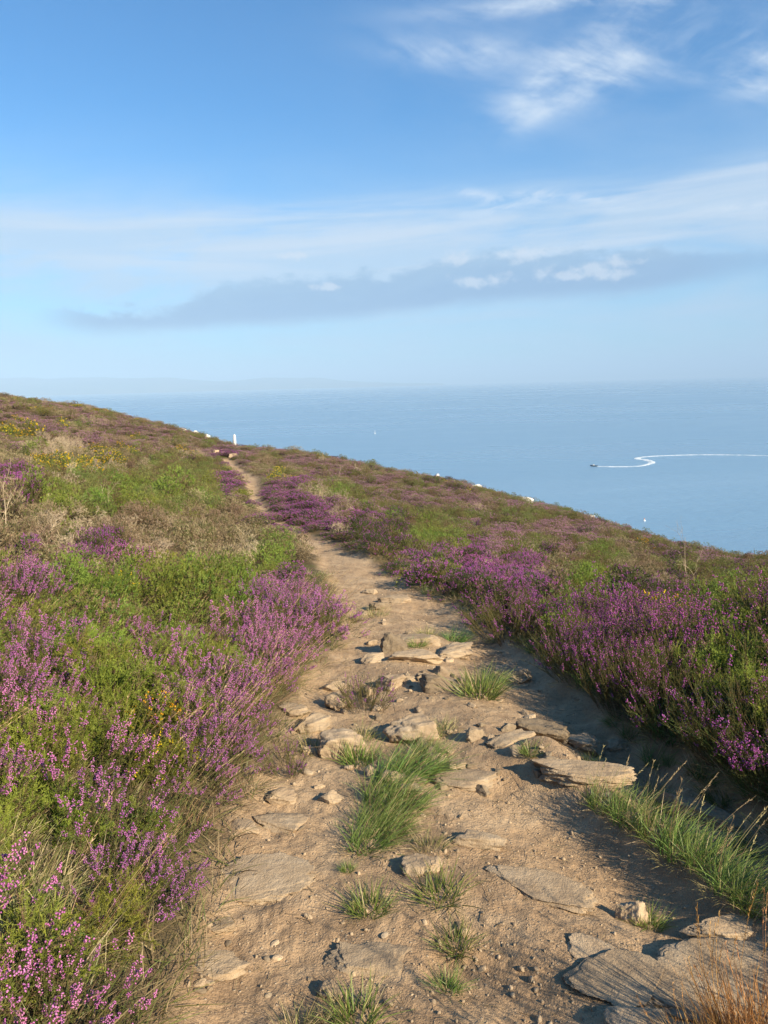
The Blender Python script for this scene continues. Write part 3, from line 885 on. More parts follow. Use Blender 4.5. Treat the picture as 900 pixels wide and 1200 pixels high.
def spacing(r): return float(np.interp(r, [0, 2.5, 5, 10, 20, 40, 75], [.17, .18, .235, .33, .42, .55, .72]))


pts = []
r0 = 0.7
while r0 < 72:
    r1 = r0 * 1.18; s = spacing((r0 + r1) / 2)
    half = math.pi if r1 < 2.6 else (R(75) if r1 < 6 else R(41))
    gx = np.arange(-r1, r1 + s, s); X, Y = np.meshgrid(gx, gx)
    X = X.ravel() + RNG.uniform(-.42, .42, X.size) * s; Y = Y.ravel() + RNG.uniform(-.42, .42, Y.size) * s
    rad = np.hypot(X, Y); an = np.abs(np.arctan2(X, Y))
    ok = (rad >= r0) & (rad < r1) & (an < half)
    pts.append(np.stack([X[ok], Y[ok], np.full(ok.sum(), s)], 1)); r0 = r1
pts = np.concatenate(pts)
ps = path_s(pts[:, 0], pts[:, 1])
ps = ps - .08 * ((pts[:, 0] > 0) & (ps < 0.02) & (np.hypot(pts[:, 0], pts[:, 1]) < 14) & (pts[:, 0] > np.interp(pts[:, 1], RE[:, 1], RE[:, 0]) - .35))
rad = np.hypot(pts[:, 0], pts[:, 1])
keep = (ps < -0.10 - 0.02 * np.clip(4 - rad, 0, 3) - .05 * np.clip((rad - 10) / 8, 0, 1)) & ~((rad < 1.25) & (pts[:, 1] > -.9))
pts = pts[keep]; ps = ps[keep]; rad = rad[keep]
zz = height(pts[:, 0], pts[:, 1])
P3 = np.stack([pts[:, 0], pts[:, 1], zz], 1)
pu, pv, pd = project(P3 + np.array([0, 0, .25]) * np.clip(rad / 4, .6, 1)[:, None])
xl_ = np.interp(pts[:, 1], LE[:, 1], LE[:, 0])
left = np.where(pts[:, 1] < LE[-1, 1], pts[:, 0] < xl_, pts[:, 0] < at_y(262, 535, 1.0)[0] * pts[:, 1])
SP = ['H', 'HG', 'HM', 'G', 'GY', 'GB', 'D', 'S']
n = len(pts); W = {}
f = lambda lo, hi: smooth01(rad, lo, hi)
nearw, midw, farw = 1 - f(5, 9), f(5, 9) * (1 - f(20, 32)), f(20, 32)
Lf, Rf = left.astype(float), 1.0 - left
W['H'] = Lf * (.68 * nearw + .30 * midw - .4 * farw) + Rf * (.62 * nearw + .32 * midw - .2 * farw)
W['HG'] = Lf * (.15 * nearw + .10 * midw + .25 * farw) + Rf * (.60 * nearw + .45 * midw + .30 * farw)
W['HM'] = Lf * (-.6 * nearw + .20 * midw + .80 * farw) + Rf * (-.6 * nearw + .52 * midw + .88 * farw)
W['G'] = Lf * (1.0 * nearw + .62 * midw + .62 * farw) + Rf * (.55 * nearw + .62 * midw + .62 * farw)
W['GY'] = Lf * (-.25 * nearw - .05 * midw + .30 * farw) + Rf * (-.15 * nearw - .2 * midw + .0 * farw)
W['GB'] = Lf * (.10 * nearw + .72 * midw + .66 * farw) + Rf * (-.25 * nearw + .28 * midw + .45 * farw)
W['D'] = Lf * (-.35 * nearw + .50 * midw + .25 * farw) + Rf * (-.5 * nearw + .18 * midw + .0 * farw)
W['S'] = Lf * (-.15 * nearw + .15 * midw + .10 * farw) + Rf * (-.1 * nearw + .05 * midw + .0 * farw)
BLOBS = [  # species, photo position of the patch, half sizes, weight
    ('H', 90, 1170, 120, 60, 1.2), ('S', 60, 1000, 75, 75, 2.6), ('S', 20, 1050, 50, 70, 1.0), ('H', 215, 930, 95, 85, .9), ('G', 60, 860, 75, 60, .9), ('G', 150, 850, 50, 45, 1.2), ('GY', 178, 835, 24, 22, 3.5),
    ('H', 255, 820, 60, 50, 1.1), ('HG', 285, 885, 40, 45, 1.6), ('H', 345, 735, 65, 65, 1.6), ('H', 360, 690, 45, 40, 1.2), ('G', 130, 720, 130, 55, .8), ('G', 220, 690, 90, 35, .6), ('H', 30, 760, 60, 50, .5),
    ('H', 100, 635, 75, 30, 1.3), ('D', 225, 640, 110, 26, .9), ('GB', 230, 625, 90, 20, .9), ('D', 30, 640, 50, 30, .8), ('GB', 15, 620, 30, 30, .8), ('G', 190, 568, 55, 22, 1.6), ('G', 120, 575, 40, 20, 1.0),
    ('GY', 75, 540, 60, 12, 1.0), ('GY', 20, 500, 40, 12, .9), ('GY', 45, 530, 30, 10, .8), ('D', 60, 525, 40, 14, 1.3), ('GY', 130, 535, 30, 10, .5), ('H', 20, 555, 30, 14, .7),
    ('HM', 100, 500, 120, 12, .5), ('G', 240, 545, 25, 12, .7), ('H', 264, 560, 12, 18, 2.6), ('H', 262, 528, 18, 6, 2.4), ('GB', 300, 545, 22, 12, 1.2), ('S', 312, 552, 10, 8, 1.2), ('GY', 328, 552, 7, 4, 2.0),
    ('S', 372, 665, 22, 32, 1.8), ('G', 330, 640, 30, 20, .8), ('GB', 290, 610, 40, 15, .7), ('S', 330, 770, 30, 40, .4),
    ('H', 335, 592, 36, 16, 1.5), ('D', 375, 570, 30, 10, .9), ('G', 395, 575, 22, 10, 1.0), ('H', 350, 560, 30, 10, .9), ('HG', 440, 620, 45, 16, 1.1), ('H', 405, 605, 40, 12, .7),
    ('H', 500, 655, 60, 28, .9), ('D', 565, 655, 40, 14, .9), ('S', 520, 680, 14, 16, 1.5), ('H', 620, 680, 80, 35, .5), ('HG', 730, 690, 32, 16, 1.9), ('D', 780, 680, 50, 14, .9), ('GB', 750, 665, 20, 10, 1.2),
    ('H', 760, 740, 70, 40, .5), ('H', 700, 720, 60, 50, .35), ('G', 860, 760, 55, 60, 1.5), ('GY', 800, 715, 70, 14, 1.2), ('H', 860, 715, 60, 20, .6), ('G', 530, 625, 80, 14, .6), ('HM', 640, 625, 90, 18, .4),
    ('G', 640, 600, 40, 10, .4), ('H', 895, 860, 18, 30, 1.2), ('GY', 510, 640, 24, 8, .8)]
for sp_, u, v, su, sv, w in BLOBS:
    W[sp_] = W[sp_] + w * np.exp(-((pu - u) / su) ** 2 - ((pv - v) / sv) ** 2)
frontR = np.exp(-((-ps - .12) / .22) ** 2) * Rf * (rad < 14)
W['HG'] = W['HG'] + .75 * frontR; W['G'] = W['G'] + .25 * frontR; W['H'] = W['H'] - .25 * frontR
sc_ = np.clip(rad * .10, .42, 2.4)
Sm = []
for k, sp_ in enumerate(SP):
    Sm.append(W[sp_] + 1.0 * fbm(pts[:, 0] / sc_ + 13 * k, pts[:, 1] / sc_ + 7 * k, 3, 100 + k) + RNG.uniform(0, .62, n))
species = np.argmax(np.array(Sm), 0)


class Proto:
    pass


def variants(fn, k, seed, **kw): return [fn(seed + i, name=kw.pop('name', 'plant') if False else kw.get('name', 'plant'), **{a: b for a, b in kw.items() if a != 'name'}) for i in range(k)]


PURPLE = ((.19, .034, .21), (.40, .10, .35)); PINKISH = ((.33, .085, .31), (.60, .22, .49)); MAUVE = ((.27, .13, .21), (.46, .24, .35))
PROTO = {  # near and far versions of each plant; sizes in metres
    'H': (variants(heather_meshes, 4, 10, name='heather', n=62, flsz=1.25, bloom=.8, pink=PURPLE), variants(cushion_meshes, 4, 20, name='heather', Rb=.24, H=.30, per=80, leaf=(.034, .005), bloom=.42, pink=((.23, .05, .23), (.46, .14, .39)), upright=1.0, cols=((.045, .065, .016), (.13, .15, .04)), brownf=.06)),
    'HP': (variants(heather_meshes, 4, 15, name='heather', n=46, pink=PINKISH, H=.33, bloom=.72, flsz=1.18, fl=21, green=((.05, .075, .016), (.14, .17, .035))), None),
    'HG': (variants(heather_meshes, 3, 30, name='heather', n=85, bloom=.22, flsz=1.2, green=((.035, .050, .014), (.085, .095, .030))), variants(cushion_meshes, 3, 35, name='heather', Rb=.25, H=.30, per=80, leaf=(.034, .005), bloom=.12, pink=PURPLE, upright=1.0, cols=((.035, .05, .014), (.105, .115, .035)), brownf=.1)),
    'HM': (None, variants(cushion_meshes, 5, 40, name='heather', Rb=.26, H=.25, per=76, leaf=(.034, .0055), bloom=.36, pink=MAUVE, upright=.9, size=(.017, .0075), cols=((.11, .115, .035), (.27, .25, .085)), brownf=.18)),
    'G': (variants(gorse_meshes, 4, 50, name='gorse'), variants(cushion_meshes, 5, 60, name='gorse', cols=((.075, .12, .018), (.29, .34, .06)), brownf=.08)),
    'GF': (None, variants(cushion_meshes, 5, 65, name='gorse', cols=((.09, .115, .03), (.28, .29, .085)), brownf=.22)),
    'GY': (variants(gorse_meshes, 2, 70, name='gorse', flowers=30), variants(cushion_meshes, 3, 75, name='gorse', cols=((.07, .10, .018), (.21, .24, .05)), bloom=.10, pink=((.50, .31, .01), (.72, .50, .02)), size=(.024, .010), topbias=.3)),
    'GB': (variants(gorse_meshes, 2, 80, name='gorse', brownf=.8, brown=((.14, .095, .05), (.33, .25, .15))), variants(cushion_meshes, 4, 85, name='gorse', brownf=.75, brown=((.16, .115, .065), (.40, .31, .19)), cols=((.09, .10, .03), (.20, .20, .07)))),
    'D': ([branch_mesh(90 + i, depth=5, H=.42, nroot=4, spread=.7, r0=.007) for i in range(3)], [branch_mesh(94 + i, depth=5, H=.46, nroot=5, spread=.75, r0=.010, rmin=.0024) for i in range(5)]),
    'S': ([grass_mesh(100 + i, n=190, Rb=.13, H=.125, w=.0030, straw=.5, lean=(.2, 1.3), droop=.35, wind=(.3, .1), cols=((.10, .12, .022), (.21, .22, .05)), strawc=((.28, .22, .11), (.46, .39, .22)), stalks=0, name='dry_grass') for i in range(4)], None),
}
BASEW = {'H': .45, 'HP': .45, 'HG': .45, 'HM': .5, 'G': .60, 'GY': .60, 'GB': .60, 'GF': .6, 'D': .55, 'S': .3}

ORD = ['nearest', 'second nearest', 'third nearest', 'fourth nearest', 'fifth nearest', 'sixth nearest', 'seventh nearest', 'eighth nearest', 'ninth nearest', 'tenth nearest', 'eleventh nearest', 'twelfth nearest']
MARKS = [(40, 1150, 'in the bottom left corner'), (30, 990, 'amid the pale dry grass at lower left'), (215, 940, 'left of the two flat pale slabs'), (60, 850, 'at the left edge below the gorse slope'), (160, 830, 'around the bright yellow blossom on the left bank'),
         (260, 820, 'on the left bank behind the flat pale slabs'), (345, 730, 'on the bulge of the left bank over the path'), (30, 740, 'at the left edge of the gorse slope'), (150, 720, 'on the green gorse slope left of the path'), (240, 680, 'on the left slope before the dead branches'),
         (80, 630, 'in the dark purple patch on the left slope'), (210, 640, 'among the dead branches on the left slope'), (320, 640, 'on the left slope where the path narrows'), (190, 570, 'by the big green gorse clump up the left hill'), (60, 560, 'on the left hill below the yellow gorse'), (60, 510, 'high on the left hill under the skyline'), (230, 520, 'on the left skyline near the white post'),
         (262, 560, 'left of the farthest bend of the path'), (340, 590, 'right of the path where it bends out of sight'), (350, 550, 'on the far ridge right of the white post'), (430, 625, 'right of the narrow stretch of path'), (510, 660, 'on the right bank by the tall straw grass'), (620, 690, 'on the right bank level with the boulders'), (700, 740, 'on the right bank above the shaded rut'),
         (780, 770, 'on the right bank over the long grass clumps'), (870, 760, 'at the right edge by the bright gorse'), (890, 860, 'low at the right edge in shade'), (800, 690, 'on the right slope behind the leaning dead branch'), (600, 630, 'on the mauve slope right of the path'), (760, 640, 'on the right slope under the sea edge'), (480, 590, 'on the mauve slope below the far ridge')]


def where(u, v):
    if not (-60 < u < 960 and v < 1260): return None
    return min(MARKS, key=lambda m: (m[0] - u) ** 2 + (m[1] - v) ** 2)[2]


KINDS_ = {  # name, what the label calls it, category, cap on individuals
    'H': ('heather_bush', 'purple heather bush', 'heather bush'), 'HG': ('heather_bush', 'dark green heather bush', 'heather bush'), 'HM': ('heather_bush', 'mauve heather bush', 'heather bush'), 'HP': ('heather_bush', 'pink heather bush', 'heather bush'),
    'G': ('gorse_bush', 'green gorse bush', 'gorse bush'), 'GF': ('gorse_bush', 'olive green gorse bush', 'gorse bush'), 'GY': ('gorse_bush', 'yellow flowering gorse bush', 'gorse bush'), 'GB': ('withered_gorse', 'brown gorse bush', 'gorse bush'),
    'D': ('bare_shrub', 'bare dead shrub', 'dead shrub'), 'S': ('dry_grass_tuft', 'long straw grass tuft', 'grass tuft')}
CAP = {'heather_bush': 270, 'gorse_bush': 270, 'withered_gorse': 150, 'bare_shrub': 200, 'dry_grass_tuft': 90}
order = np.argsort(rad)
count = {}; recs = []; stuff = {}
for i in order:
    sp_ = SP[species[i]]
    if sp_ == 'H' and left[i] and rad[i] < 8 and pv[i] > 660 and RNG.uniform() < .95: sp_ = 'HP'
    if sp_ == 'G' and left[i] and rad[i] < 6 and RNG.uniform() < .12: sp_ = 'HP'
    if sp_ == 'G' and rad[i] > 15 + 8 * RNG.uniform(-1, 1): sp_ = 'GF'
    if sp_ == 'D' and RNG.uniform() < .35: sp_ = 'GB'
    near = rad[i] < (5.2 if sp_ in ('G', 'GB', 'GY') else 7.0)
    if rad[i] > 5.5 and RNG.uniform() < .13 and sp_ not in ('D', 'H'): continue
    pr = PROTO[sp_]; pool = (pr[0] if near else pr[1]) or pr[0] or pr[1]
    k = int(RNG.integers(len(pool)))
    s = pts[i, 2] / BASEW[sp_] * (1.95 if near else 1.6) * RNG.uniform(.7, 1.3)
    s = min(max(s, .5), 2.0)
    zs = s * RNG.uniform(.85, 1.15)
    if rad[i] > 6.5: zs = {'HM': .75, 'G': 1.15, 'GF': 1.1, 'GB': 1.1, 'H': .85, 'HG': .9}.get(sp_, 1.0) * RNG.uniform(.62, 1.3) * (1 + .45 * float(fbm(pts[i, 0] / 1.1, pts[i, 1] / 1.1, 2, 777))) * (.62 + .38 * float(smooth01(-ps[i], .2, 1.2)))
    if not left[i] and rad[i] < 9: zs = max(zs, 1.0) * (1.05 if rad[i] > 4.2 else .85)
    if left[i] and rad[i] < 6: zs = min(zs, 1.0)
    if not left[i] and 4.6 < rad[i] < 11 and ps[i] > -.7: zs *= .84
    edge = float(smooth01(-ps[i], .05, .45))
    if left[i] and rad[i] < 9: zs *= .62 + .38 * edge; s *= .75 + .25 * edge
    if sp_ == 'D': s = min(s * .8, 1.15); zs = s * RNG.uniform(.8, 1.1)
    if sp_ == 'S': s = min(s, 1.5); zs = min(s, 1.15)
    tilt = RNG.normal(0, .08); tilt2 = RNG.normal(0, .08)
    if rad[i] < 9: tilt2 += .30 if left[i] else -.10
    rot = (tilt, tilt2, RNG.uniform(0, 6.28))
    M = Matrix.Rotation(tilt2, 3, 'Y') @ Matrix.Rotation(tilt, 3, 'X') @ Matrix.Rotation(rot[2], 3, 'Z')
    rot = M.to_euler()
    nm = KINDS_[sp_][0]
    wh = where(pu[i], pv[i]) if pd[i] > .3 else None
    inframe = wh is not None
    if inframe and count.get(nm, 0) < CAP[nm]:
        count[nm] = count.get(nm, 0) + 1
        recs.append((sp_, pool[k], tuple(P3[i]), tuple(rot), (s, s, zs), wh))
    else:
        if sp_ == 'D': continue
        stuff.setdefault(sp_, {}).setdefault('near' if near else 'far', []).append((tuple(P3[i]), tuple(rot), (s, s, zs), k, pool))

lab_n = {}
tot = {}
for r_ in recs: tot[(r_[0], r_[5])] = tot.get((r_[0], r_[5]), 0) + 1
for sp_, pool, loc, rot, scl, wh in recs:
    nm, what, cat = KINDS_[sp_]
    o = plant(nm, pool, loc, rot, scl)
    j = lab_n.get((sp_, wh), 0); lab_n[(sp_, wh)] = j + 1
    lab = f'{ORD[j]} {what} {wh}' if j < len(ORD) and len(f'{ORD[j]} {what} {wh}'.split()) < 17 else f'farther {what} {wh}'.replace('shrubes', 'shrubs').replace('tuftes', 'tufts')
    if tot[(sp_, wh)] == 1: lab = f'{what} {wh}'
    tag(o, lab, cat, f'{what} plants of the heath')


# countless rest of the ground cover: one object per kind of plant
def scatter(name, items, meshes, label, cat):
    hidden = bpy.data.collections.new(name + '_source')
    for q, mm in enumerate(meshes):
        parts = list(mm.values()) if isinstance(mm, dict) else [mm]
        # the parts of one variant in one source mesh
        Vs, Fs, Cs, Ms, mats, off = [], [], [], [], [], 0
        for mi, m in enumerate(parts):
            a = np.empty(len(m.vertices) * 3, np.float32); m.vertices.foreach_get('co', a); Vs.append(a.reshape(-1, 3))
            l = np.empty(len(m.loops), np.int32); m.loops.foreach_get('vertex_index', l); Fs.append(l.reshape(-1, 3) + off); off += len(m.vertices)
            if 'Col' in m.color_attributes:
                c = np.empty(len(m.vertices) * 4, np.float32); m.color_attributes['Col'].data.foreach_get('color', c); Cs.append(c.reshape(-1, 4)[:, :3])
            Ms.append(np.full(len(l) // 3, mi)); mats.append(m.materials[0])
        me = parts[0] if len(parts) == 1 else np_mesh(name, np.concatenate(Vs), np.concatenate(Fs), mats, np.concatenate(Cs), np.concatenate(Ms))
        hidden.objects.link(bpy.data.objects.new(f'{name}_{q:02d}', me))
    me = bpy.data.meshes.new(name); N = len(items)
    me.vertices.add(N); me.vertices.foreach_set('co', np.array([i[0] for i in items], np.float32).ravel())
    for an, ty, key, vals in (('rot', 'FLOAT_VECTOR', 'vector', [i[1] for i in items]), ('scl', 'FLOAT_VECTOR', 'vector', [i[2] for i in items]), ('idx', 'INT', 'value', [i[3] for i in items])):
        at = me.attributes.new(an, ty, 'POINT'); at.data.foreach_set(key, np.array(vals, np.int32 if ty == 'INT' else np.float32).ravel())
    o = obj(name, me); tag(o, label, cat, kind='stuff')
    ng = bpy.data.node_groups.new(name, 'GeometryNodeTree')
    ng.interface.new_socket('Geometry', in_out='INPUT', socket_type='NodeSocketGeometry'); ng.interface.new_socket('Geometry', in_out='OUTPUT', socket_type='NodeSocketGeometry')
    N_ = ng.nodes; K = ng.links
    gi, go = N_.new('NodeGroupInput'), N_.new('NodeGroupOutput')
    iop = N_.new('GeometryNodeInstanceOnPoints'); ci = N_.new('GeometryNodeCollectionInfo')
    ci.inputs['Collection'].default_value = hidden; ci.inputs['Separate Children'].default_value = True; ci.inputs['Reset Children'].default_value = True
    mp = N_.new('GeometryNodeMeshToPoints')

    def na(nm2, ty):
        nd = N_.new('GeometryNodeInputNamedAttribute'); nd.data_type = ty; nd.inputs[0].default_value = nm2; return nd.outputs[0]
    e2r = N_.new('FunctionNodeEulerToRotation')
    K.new(gi.outputs[0], mp.inputs[0]); K.new(mp.outputs[0], iop.inputs['Points']); K.new(ci.outputs[0], iop.inputs['Instance'])
    iop.inputs['Pick Instance'].default_value = True
    K.new(na('idx', 'INT'), iop.inputs['Instance Index'])
    K.new(na('rot', 'FLOAT_VECTOR'), e2r.inputs[0]); K.new(e2r.outputs[0], iop.inputs['Rotation'])
    K.new(na('scl', 'FLOAT_VECTOR'), iop.inputs['Scale']); K.new(iop.outputs[0], go.inputs[0])
    md = o.modifiers.new('scatter', 'NODES'); md.node_group = ng
    return o


STUFF_LAB = {'GF': ('olive_gorse_cover', 'olive green gorse scrub carpeting the far slopes'), 'H': ('heather_cover', 'purple heather carpeting the far slopes between the gorse'), 'HP': ('pink_heather_cover', 'pink heather around the near left bank'), 'HG': ('green_heather_cover', 'dark green heather carpeting the slopes'), 'HM': ('mauve_heather_cover', 'mauve brown heather carpeting the far hillside'),
             'G': ('gorse_cover', 'green gorse scrub carpeting the far hillside'), 'GY': ('flowering_gorse_cover', 'yellow flowering gorse scrub on the far left hill'), 'GB': ('withered_gorse_cover', 'withered brown scrub over the far hillside'), 'S': ('dry_grass_cover', 'pale dry grass between the bushes')}
for sp_, dct in stuff.items():
    items, pools = [], []
    for key in dct:
        pool = dct[key][0][4]; off = len(pools); pools += list(pool)
        items += [(a, b, c, k + off) for a, b, c, k, _ in dct[key]]
    scatter(STUFF_LAB[sp_][0], items, pools, STUFF_LAB[sp_][1], 'ground cover')

# low dry litter and grass blades over the soil under the near bushes
lit = [grass_mesh(130 + i, n=46, Rb=.10, H=.13, w=.0028, lean=(.3, 1.35), droop=.2, straw=.55, cols=((.06, .075, .02), (.13, .14, .04)), strawc=((.15, .105, .055), (.36, .28, .16)), name='litter') for i in range(4)]
X = RNG.uniform(-6.5, 6.5, 9000); Y = RNG.uniform(-1.5, 9.5, 9000); s_ = path_s(X, Y); rr_ = np.hypot(X, Y)
ok = (s_ < .02) & (s_ > -3.5) & (rr_ > 1.0) & (RNG.uniform(0, 1, 9000) < np.clip(4.5 / rr_, .25, 1)); X, Y = X[ok], Y[ok]; Z = height(X, Y)
scatter('ground_litter', [((x, y, z), (0, 0, RNG.uniform(0, 6.28)), (q, q, q * RNG.uniform(.6, 1.1)), int(RNG.integers(4))) for x, y, z, q in zip(X, Y, Z, RNG.uniform(.7, 1.5, len(X)))], lit, 'dry grass and litter covering the soil under the bushes', 'ground cover')

# long thin grass blades standing through the left heather
thr = [grass_mesh(140 + i, n=20, Rb=.10, H=.27, w=.0024, lean=(.05, .55), wind=(.35, .1), droop=.3, straw=.6, cols=((.10, .13, .03), (.18, .20, .05)), strawc=((.34, .20, .10), (.50, .38, .20)), stalks=5, name='thin_grass') for i in range(3)]
X = RNG.uniform(-5, .5, 2600); Y = RNG.uniform(.9, 8, 2600); s_ = path_s(X, Y); ok = (s_ < -.08) & (X < np.interp(Y, LE[:, 1], LE[:, 0])) & (RNG.uniform(0, 1, 2600) < .06 + .25 * fbm(X * 1.5, Y * 1.5, 2, 301) + .5 * np.exp(-((X + .75) / .45) ** 2 - ((Y - 4.6) / 1.6) ** 2)); X, Y = X[ok], Y[ok]; Z = height(X, Y)
scatter('thin_grass', [((x, y, z), (0, 0, RNG.uniform(-.6, .6)), (q, q, q * .9), int(RNG.integers(3))) for x, y, z, q in zip(X, Y, Z, RNG.uniform(.6, 1.05, len(X)))], thr, 'thin straw and green grass blades growing through the left bank heather', 'grass')


# ------------------------------------------------------------------ rocks on the path
def place_rock(seed, u, v, wpx, dr, hr, sink, rz, label, mat=None, flat=0.0, cuts=9, rough=.06, cat='rock', name='rock', tilt=(0, 0), group='rocks bedded in the path', sub=5):
    g_ = ground_at(u, v)
    w = wpx * (g_ @ FW) / FPX
    me = rock_mesh(seed, (w, w * dr, w * hr), flat, cuts, rough, sub, mat, name)
    o = obj(name, me); o.location = (g_[0], g_[1], g_[2] + w * hr * (.5 - min(sink + .13, .62))); o.rotation_euler = (tilt[0], tilt[1], R(rz))
    tag(o, label, cat, group)
    return o


ROCKS = [
    (1, 462, 764, 32, .9, .95, .15, 20, 'dark grey upright boulder on the path beyond the grass tuft', M_ROCKG, 0, 10),
    (2, 487, 772, 62, .55, .26, .3, -8, 'long flat slab just right of the dark grey boulder', None, .5, 8),
    (3, 530, 768, 52, .75, .34, .3, 10, 'rounded flat slab beside the medium grass tuft', None, .6, 8),
    (4, 487, 752, 56, .6, .25, .3, 0, 'pale slab behind the dark grey boulder', None, .6, 8),
    (5, 459, 803, 36, .85, .5, .25, 5, 'pale blocky rock below the dark grey boulder', None, .7, 8),
    (6, 514, 806, 46, .8, .5, .2, -15, 'grey angular boulder left of the medium grass tuft', M_ROCKG, 0, 11),
    (7, 497, 797, 18, .8, .6, .2, 30, 'small pale stone leaning on the grey angular boulder', None, 0, 8),
    (8, 482, 862, 62, .85, .55, .25, -5, 'large pale rock at the top of the big grass patch', None, .75, 9),
    (9, 405, 882, 58, .8, .62, .2, -18, 'pale wedge rock left of the big grass patch', None, 0, 10),
    (10, 366, 852, 44, .9, .5, .3, 15, 'earthy rock with dry grass at the left bank foot', None, .7, 9),
    (11, 397, 828, 32, .8, .75, .25, 40, 'upright rock edge left of the small heather sprig', None, 0, 9),
    (12, 345, 834, 38, .8, .35, .3, -10, 'flat pale slab against the left bank', None, .6, 8),
    (13, 330, 938, 34, .75, .55, .22, 10, 'small pale boulder above the two flat slabs', None, 0, 9),
    (14, 386, 937, 28, .8, .5, .3, -25, 'small rock half buried left of the grass patch', None, 0, 8),
    (15, 537, 900, 24, .7, .5, .2, -20, 'small pale oblong stone right of the grass patch', None, 0, 8),
    (16, 556, 864, 22, .8, .8, .25, 15, 'small upright stone on the dirt mound', None, 0, 8),
    (17, 545, 915, 74, .6, .16, .4, 5, 'low flat rock bedded right of the grass patch', None, .45, 7),
    (18, 596, 856, 18, .9, .7, .2, 0, 'small dark stone left of the tilted grey slab', M_ROCKG, 0, 8),
    (19, 438, 774, 30, .8, .45, .3, 12, 'squat rock left of the dark grey boulder', None, 0, 9),
    (20, 446, 714, 26, .9, .6, .25, 0, 'grey stone beside the farther path tufts', M_ROCKG, 0, 9),
    (21, 425, 722, 22, .8, .5, .3, 30, 'small rock between the two farther path tufts', None, 0, 8),
    (22, 433, 695, 18, .8, .5, .3, -10, 'farthest loose rock in the middle of the path', None, 0, 8),
    (23, 462, 704, 36, .7, .25, .3, 10, 'thin flat slab on the path under the bank shadow', None, .6, 8),
    (24, 478, 800, 14, .8, .6, .2, 0, 'little pale stone between the blocky rock and grey boulder', None, 0, 8),
    (25, 600, 797, 44, .75, .55, .22, -8, 'pale boulder right of the medium grass tuft', None, .75, 9),
    (26, 637, 862, 58, .62, .42, .2, -28, 'tilted grey slab beside the bright little tuft', M_ROCKG, .6, 9),
    (27, 685, 878, 42, .75, .5, .2, -30, 'wedge slab right of the tilted grey slab', None, .7, 9),
    (28, 723, 876, 24, .7, .55, .2, 15, 'pale pinkish stone at the shadow edge of the rut', None, 0, 9),
    (29, 660, 870, 12, .9, .8, .2, 0, 'little stone wedged between the two slabs', None, 0, 7),
    (35, 285, 972, 40, .62, .25, .3, -35, 'narrow pale slab nearest the left bank', None, .6, 8),
    (36, 326, 966, 64, .62, .20, .35, -18, 'wide flat pale slab left of the grass patch', None, .55, 8),
    (38, 297, 1030, 136, .62, .09, .45, -6, 'broad flat bedrock plate flush with the path at left', None, .4, 6),
    (39, 260, 1086, 30, .8, .35, .35, 10, 'small pale flat stone below the broad bedrock plate', None, .6, 8),
    (40, 242, 1136, 96, .5, .14, .4, 8, 'low bedrock rib at lower left of the path', None, .5, 8),
    (41, 432, 1128, 100, .6, .14, .4, 5, 'rough bedrock patch at the bottom between tufts', None, .5, 10),
    (42, 388, 1165, 34, .7, .5, .3, -15, 'small rock by the bottom grass tuft', None, 0, 9),
    (44, 632, 1040, 128, .45, .10, .4, -32, 'long diagonal slab in the middle foreground', None, .4, 7),
    (45, 560, 988, 64, .5, .36, .35, -20, 'ridged rock right of the small grass patch', None, 0, 9),
    (46, 495, 1018, 46, .7, .40, .35, 0, 'low rock behind the spiky foreground tuft', None, .7, 8),
    (47, 740, 1080, 34, .8, 1.25, .25, 10, 'small upright stone with a grass sprig and long shadow', None, 0, 9),
    (48, 872, 1160, 235, .62, .12, .42, -10, 'large bedrock shelf at lower right', None, .5, 12),
    (60, 730, 1150, 120, .7, .12, .4, 25, 'broken bedrock lump on the left side of the bedrock shelf', None, .5, 11),
    (61, 700, 1118, 70, .6, .14, .4, -30, 'small broken ledge below the long diagonal slab', None, .5, 10),
    (62, 860, 1092, 120, .35, .16, .35, -8, 'cracked ledge at the back of the bedrock shelf', None, .6, 10),
    (49, 748, 1200, 70, .8, .35, .4, 15, 'rounded rock at the bottom edge below the bedrock shelf', None, .7, 9),
    (50, 684, 905, 112, .45, .17, .62, -12, 'long bedrock edge casting shadow under the tilted slabs', None, .6, 9),
    (51, 832, 962, 130, .22, .30, .5, -40, 'pale bedrock rim between the grass strip and rut', None, .6, 9),
    (52, 600, 868, 60, .6, .25, .5, 10, 'earthy rock hump left of the tilted grey slab', None, .6, 9),
    (53, 262, 534, 14, .7, .5, .2, 0, 'pale rock step at the far end of the path', None, .6, 8),
    (54, 273, 536, 11, .8, .6, .2, 20, 'small pale rock right of the far rock step', None, .6, 8),
    (55, 252, 532, 10, .8, .7, .2, -10, 'small pale rock left of the far rock step', None, 0, 8),
    (56, 345, 638, 12, .8, .5, .2, -10, 'pale stone at the left edge of the narrow path', None, 0, 8),
    (57, 318, 612, 10, .8, .5, .2, 0, 'pale stone where the path goes out of sight', None, 0, 8),
]
for (sd, u, v, w, dr, hr, sk, rz, lab, mat, flat, cuts) in ROCKS:
    place_rock(sd * 13 + 5, u, v, w * 1.08, dr, hr, sk, rz, lab, mat, flat, cuts, sub=6 if w > 90 else 5, rough=.13)

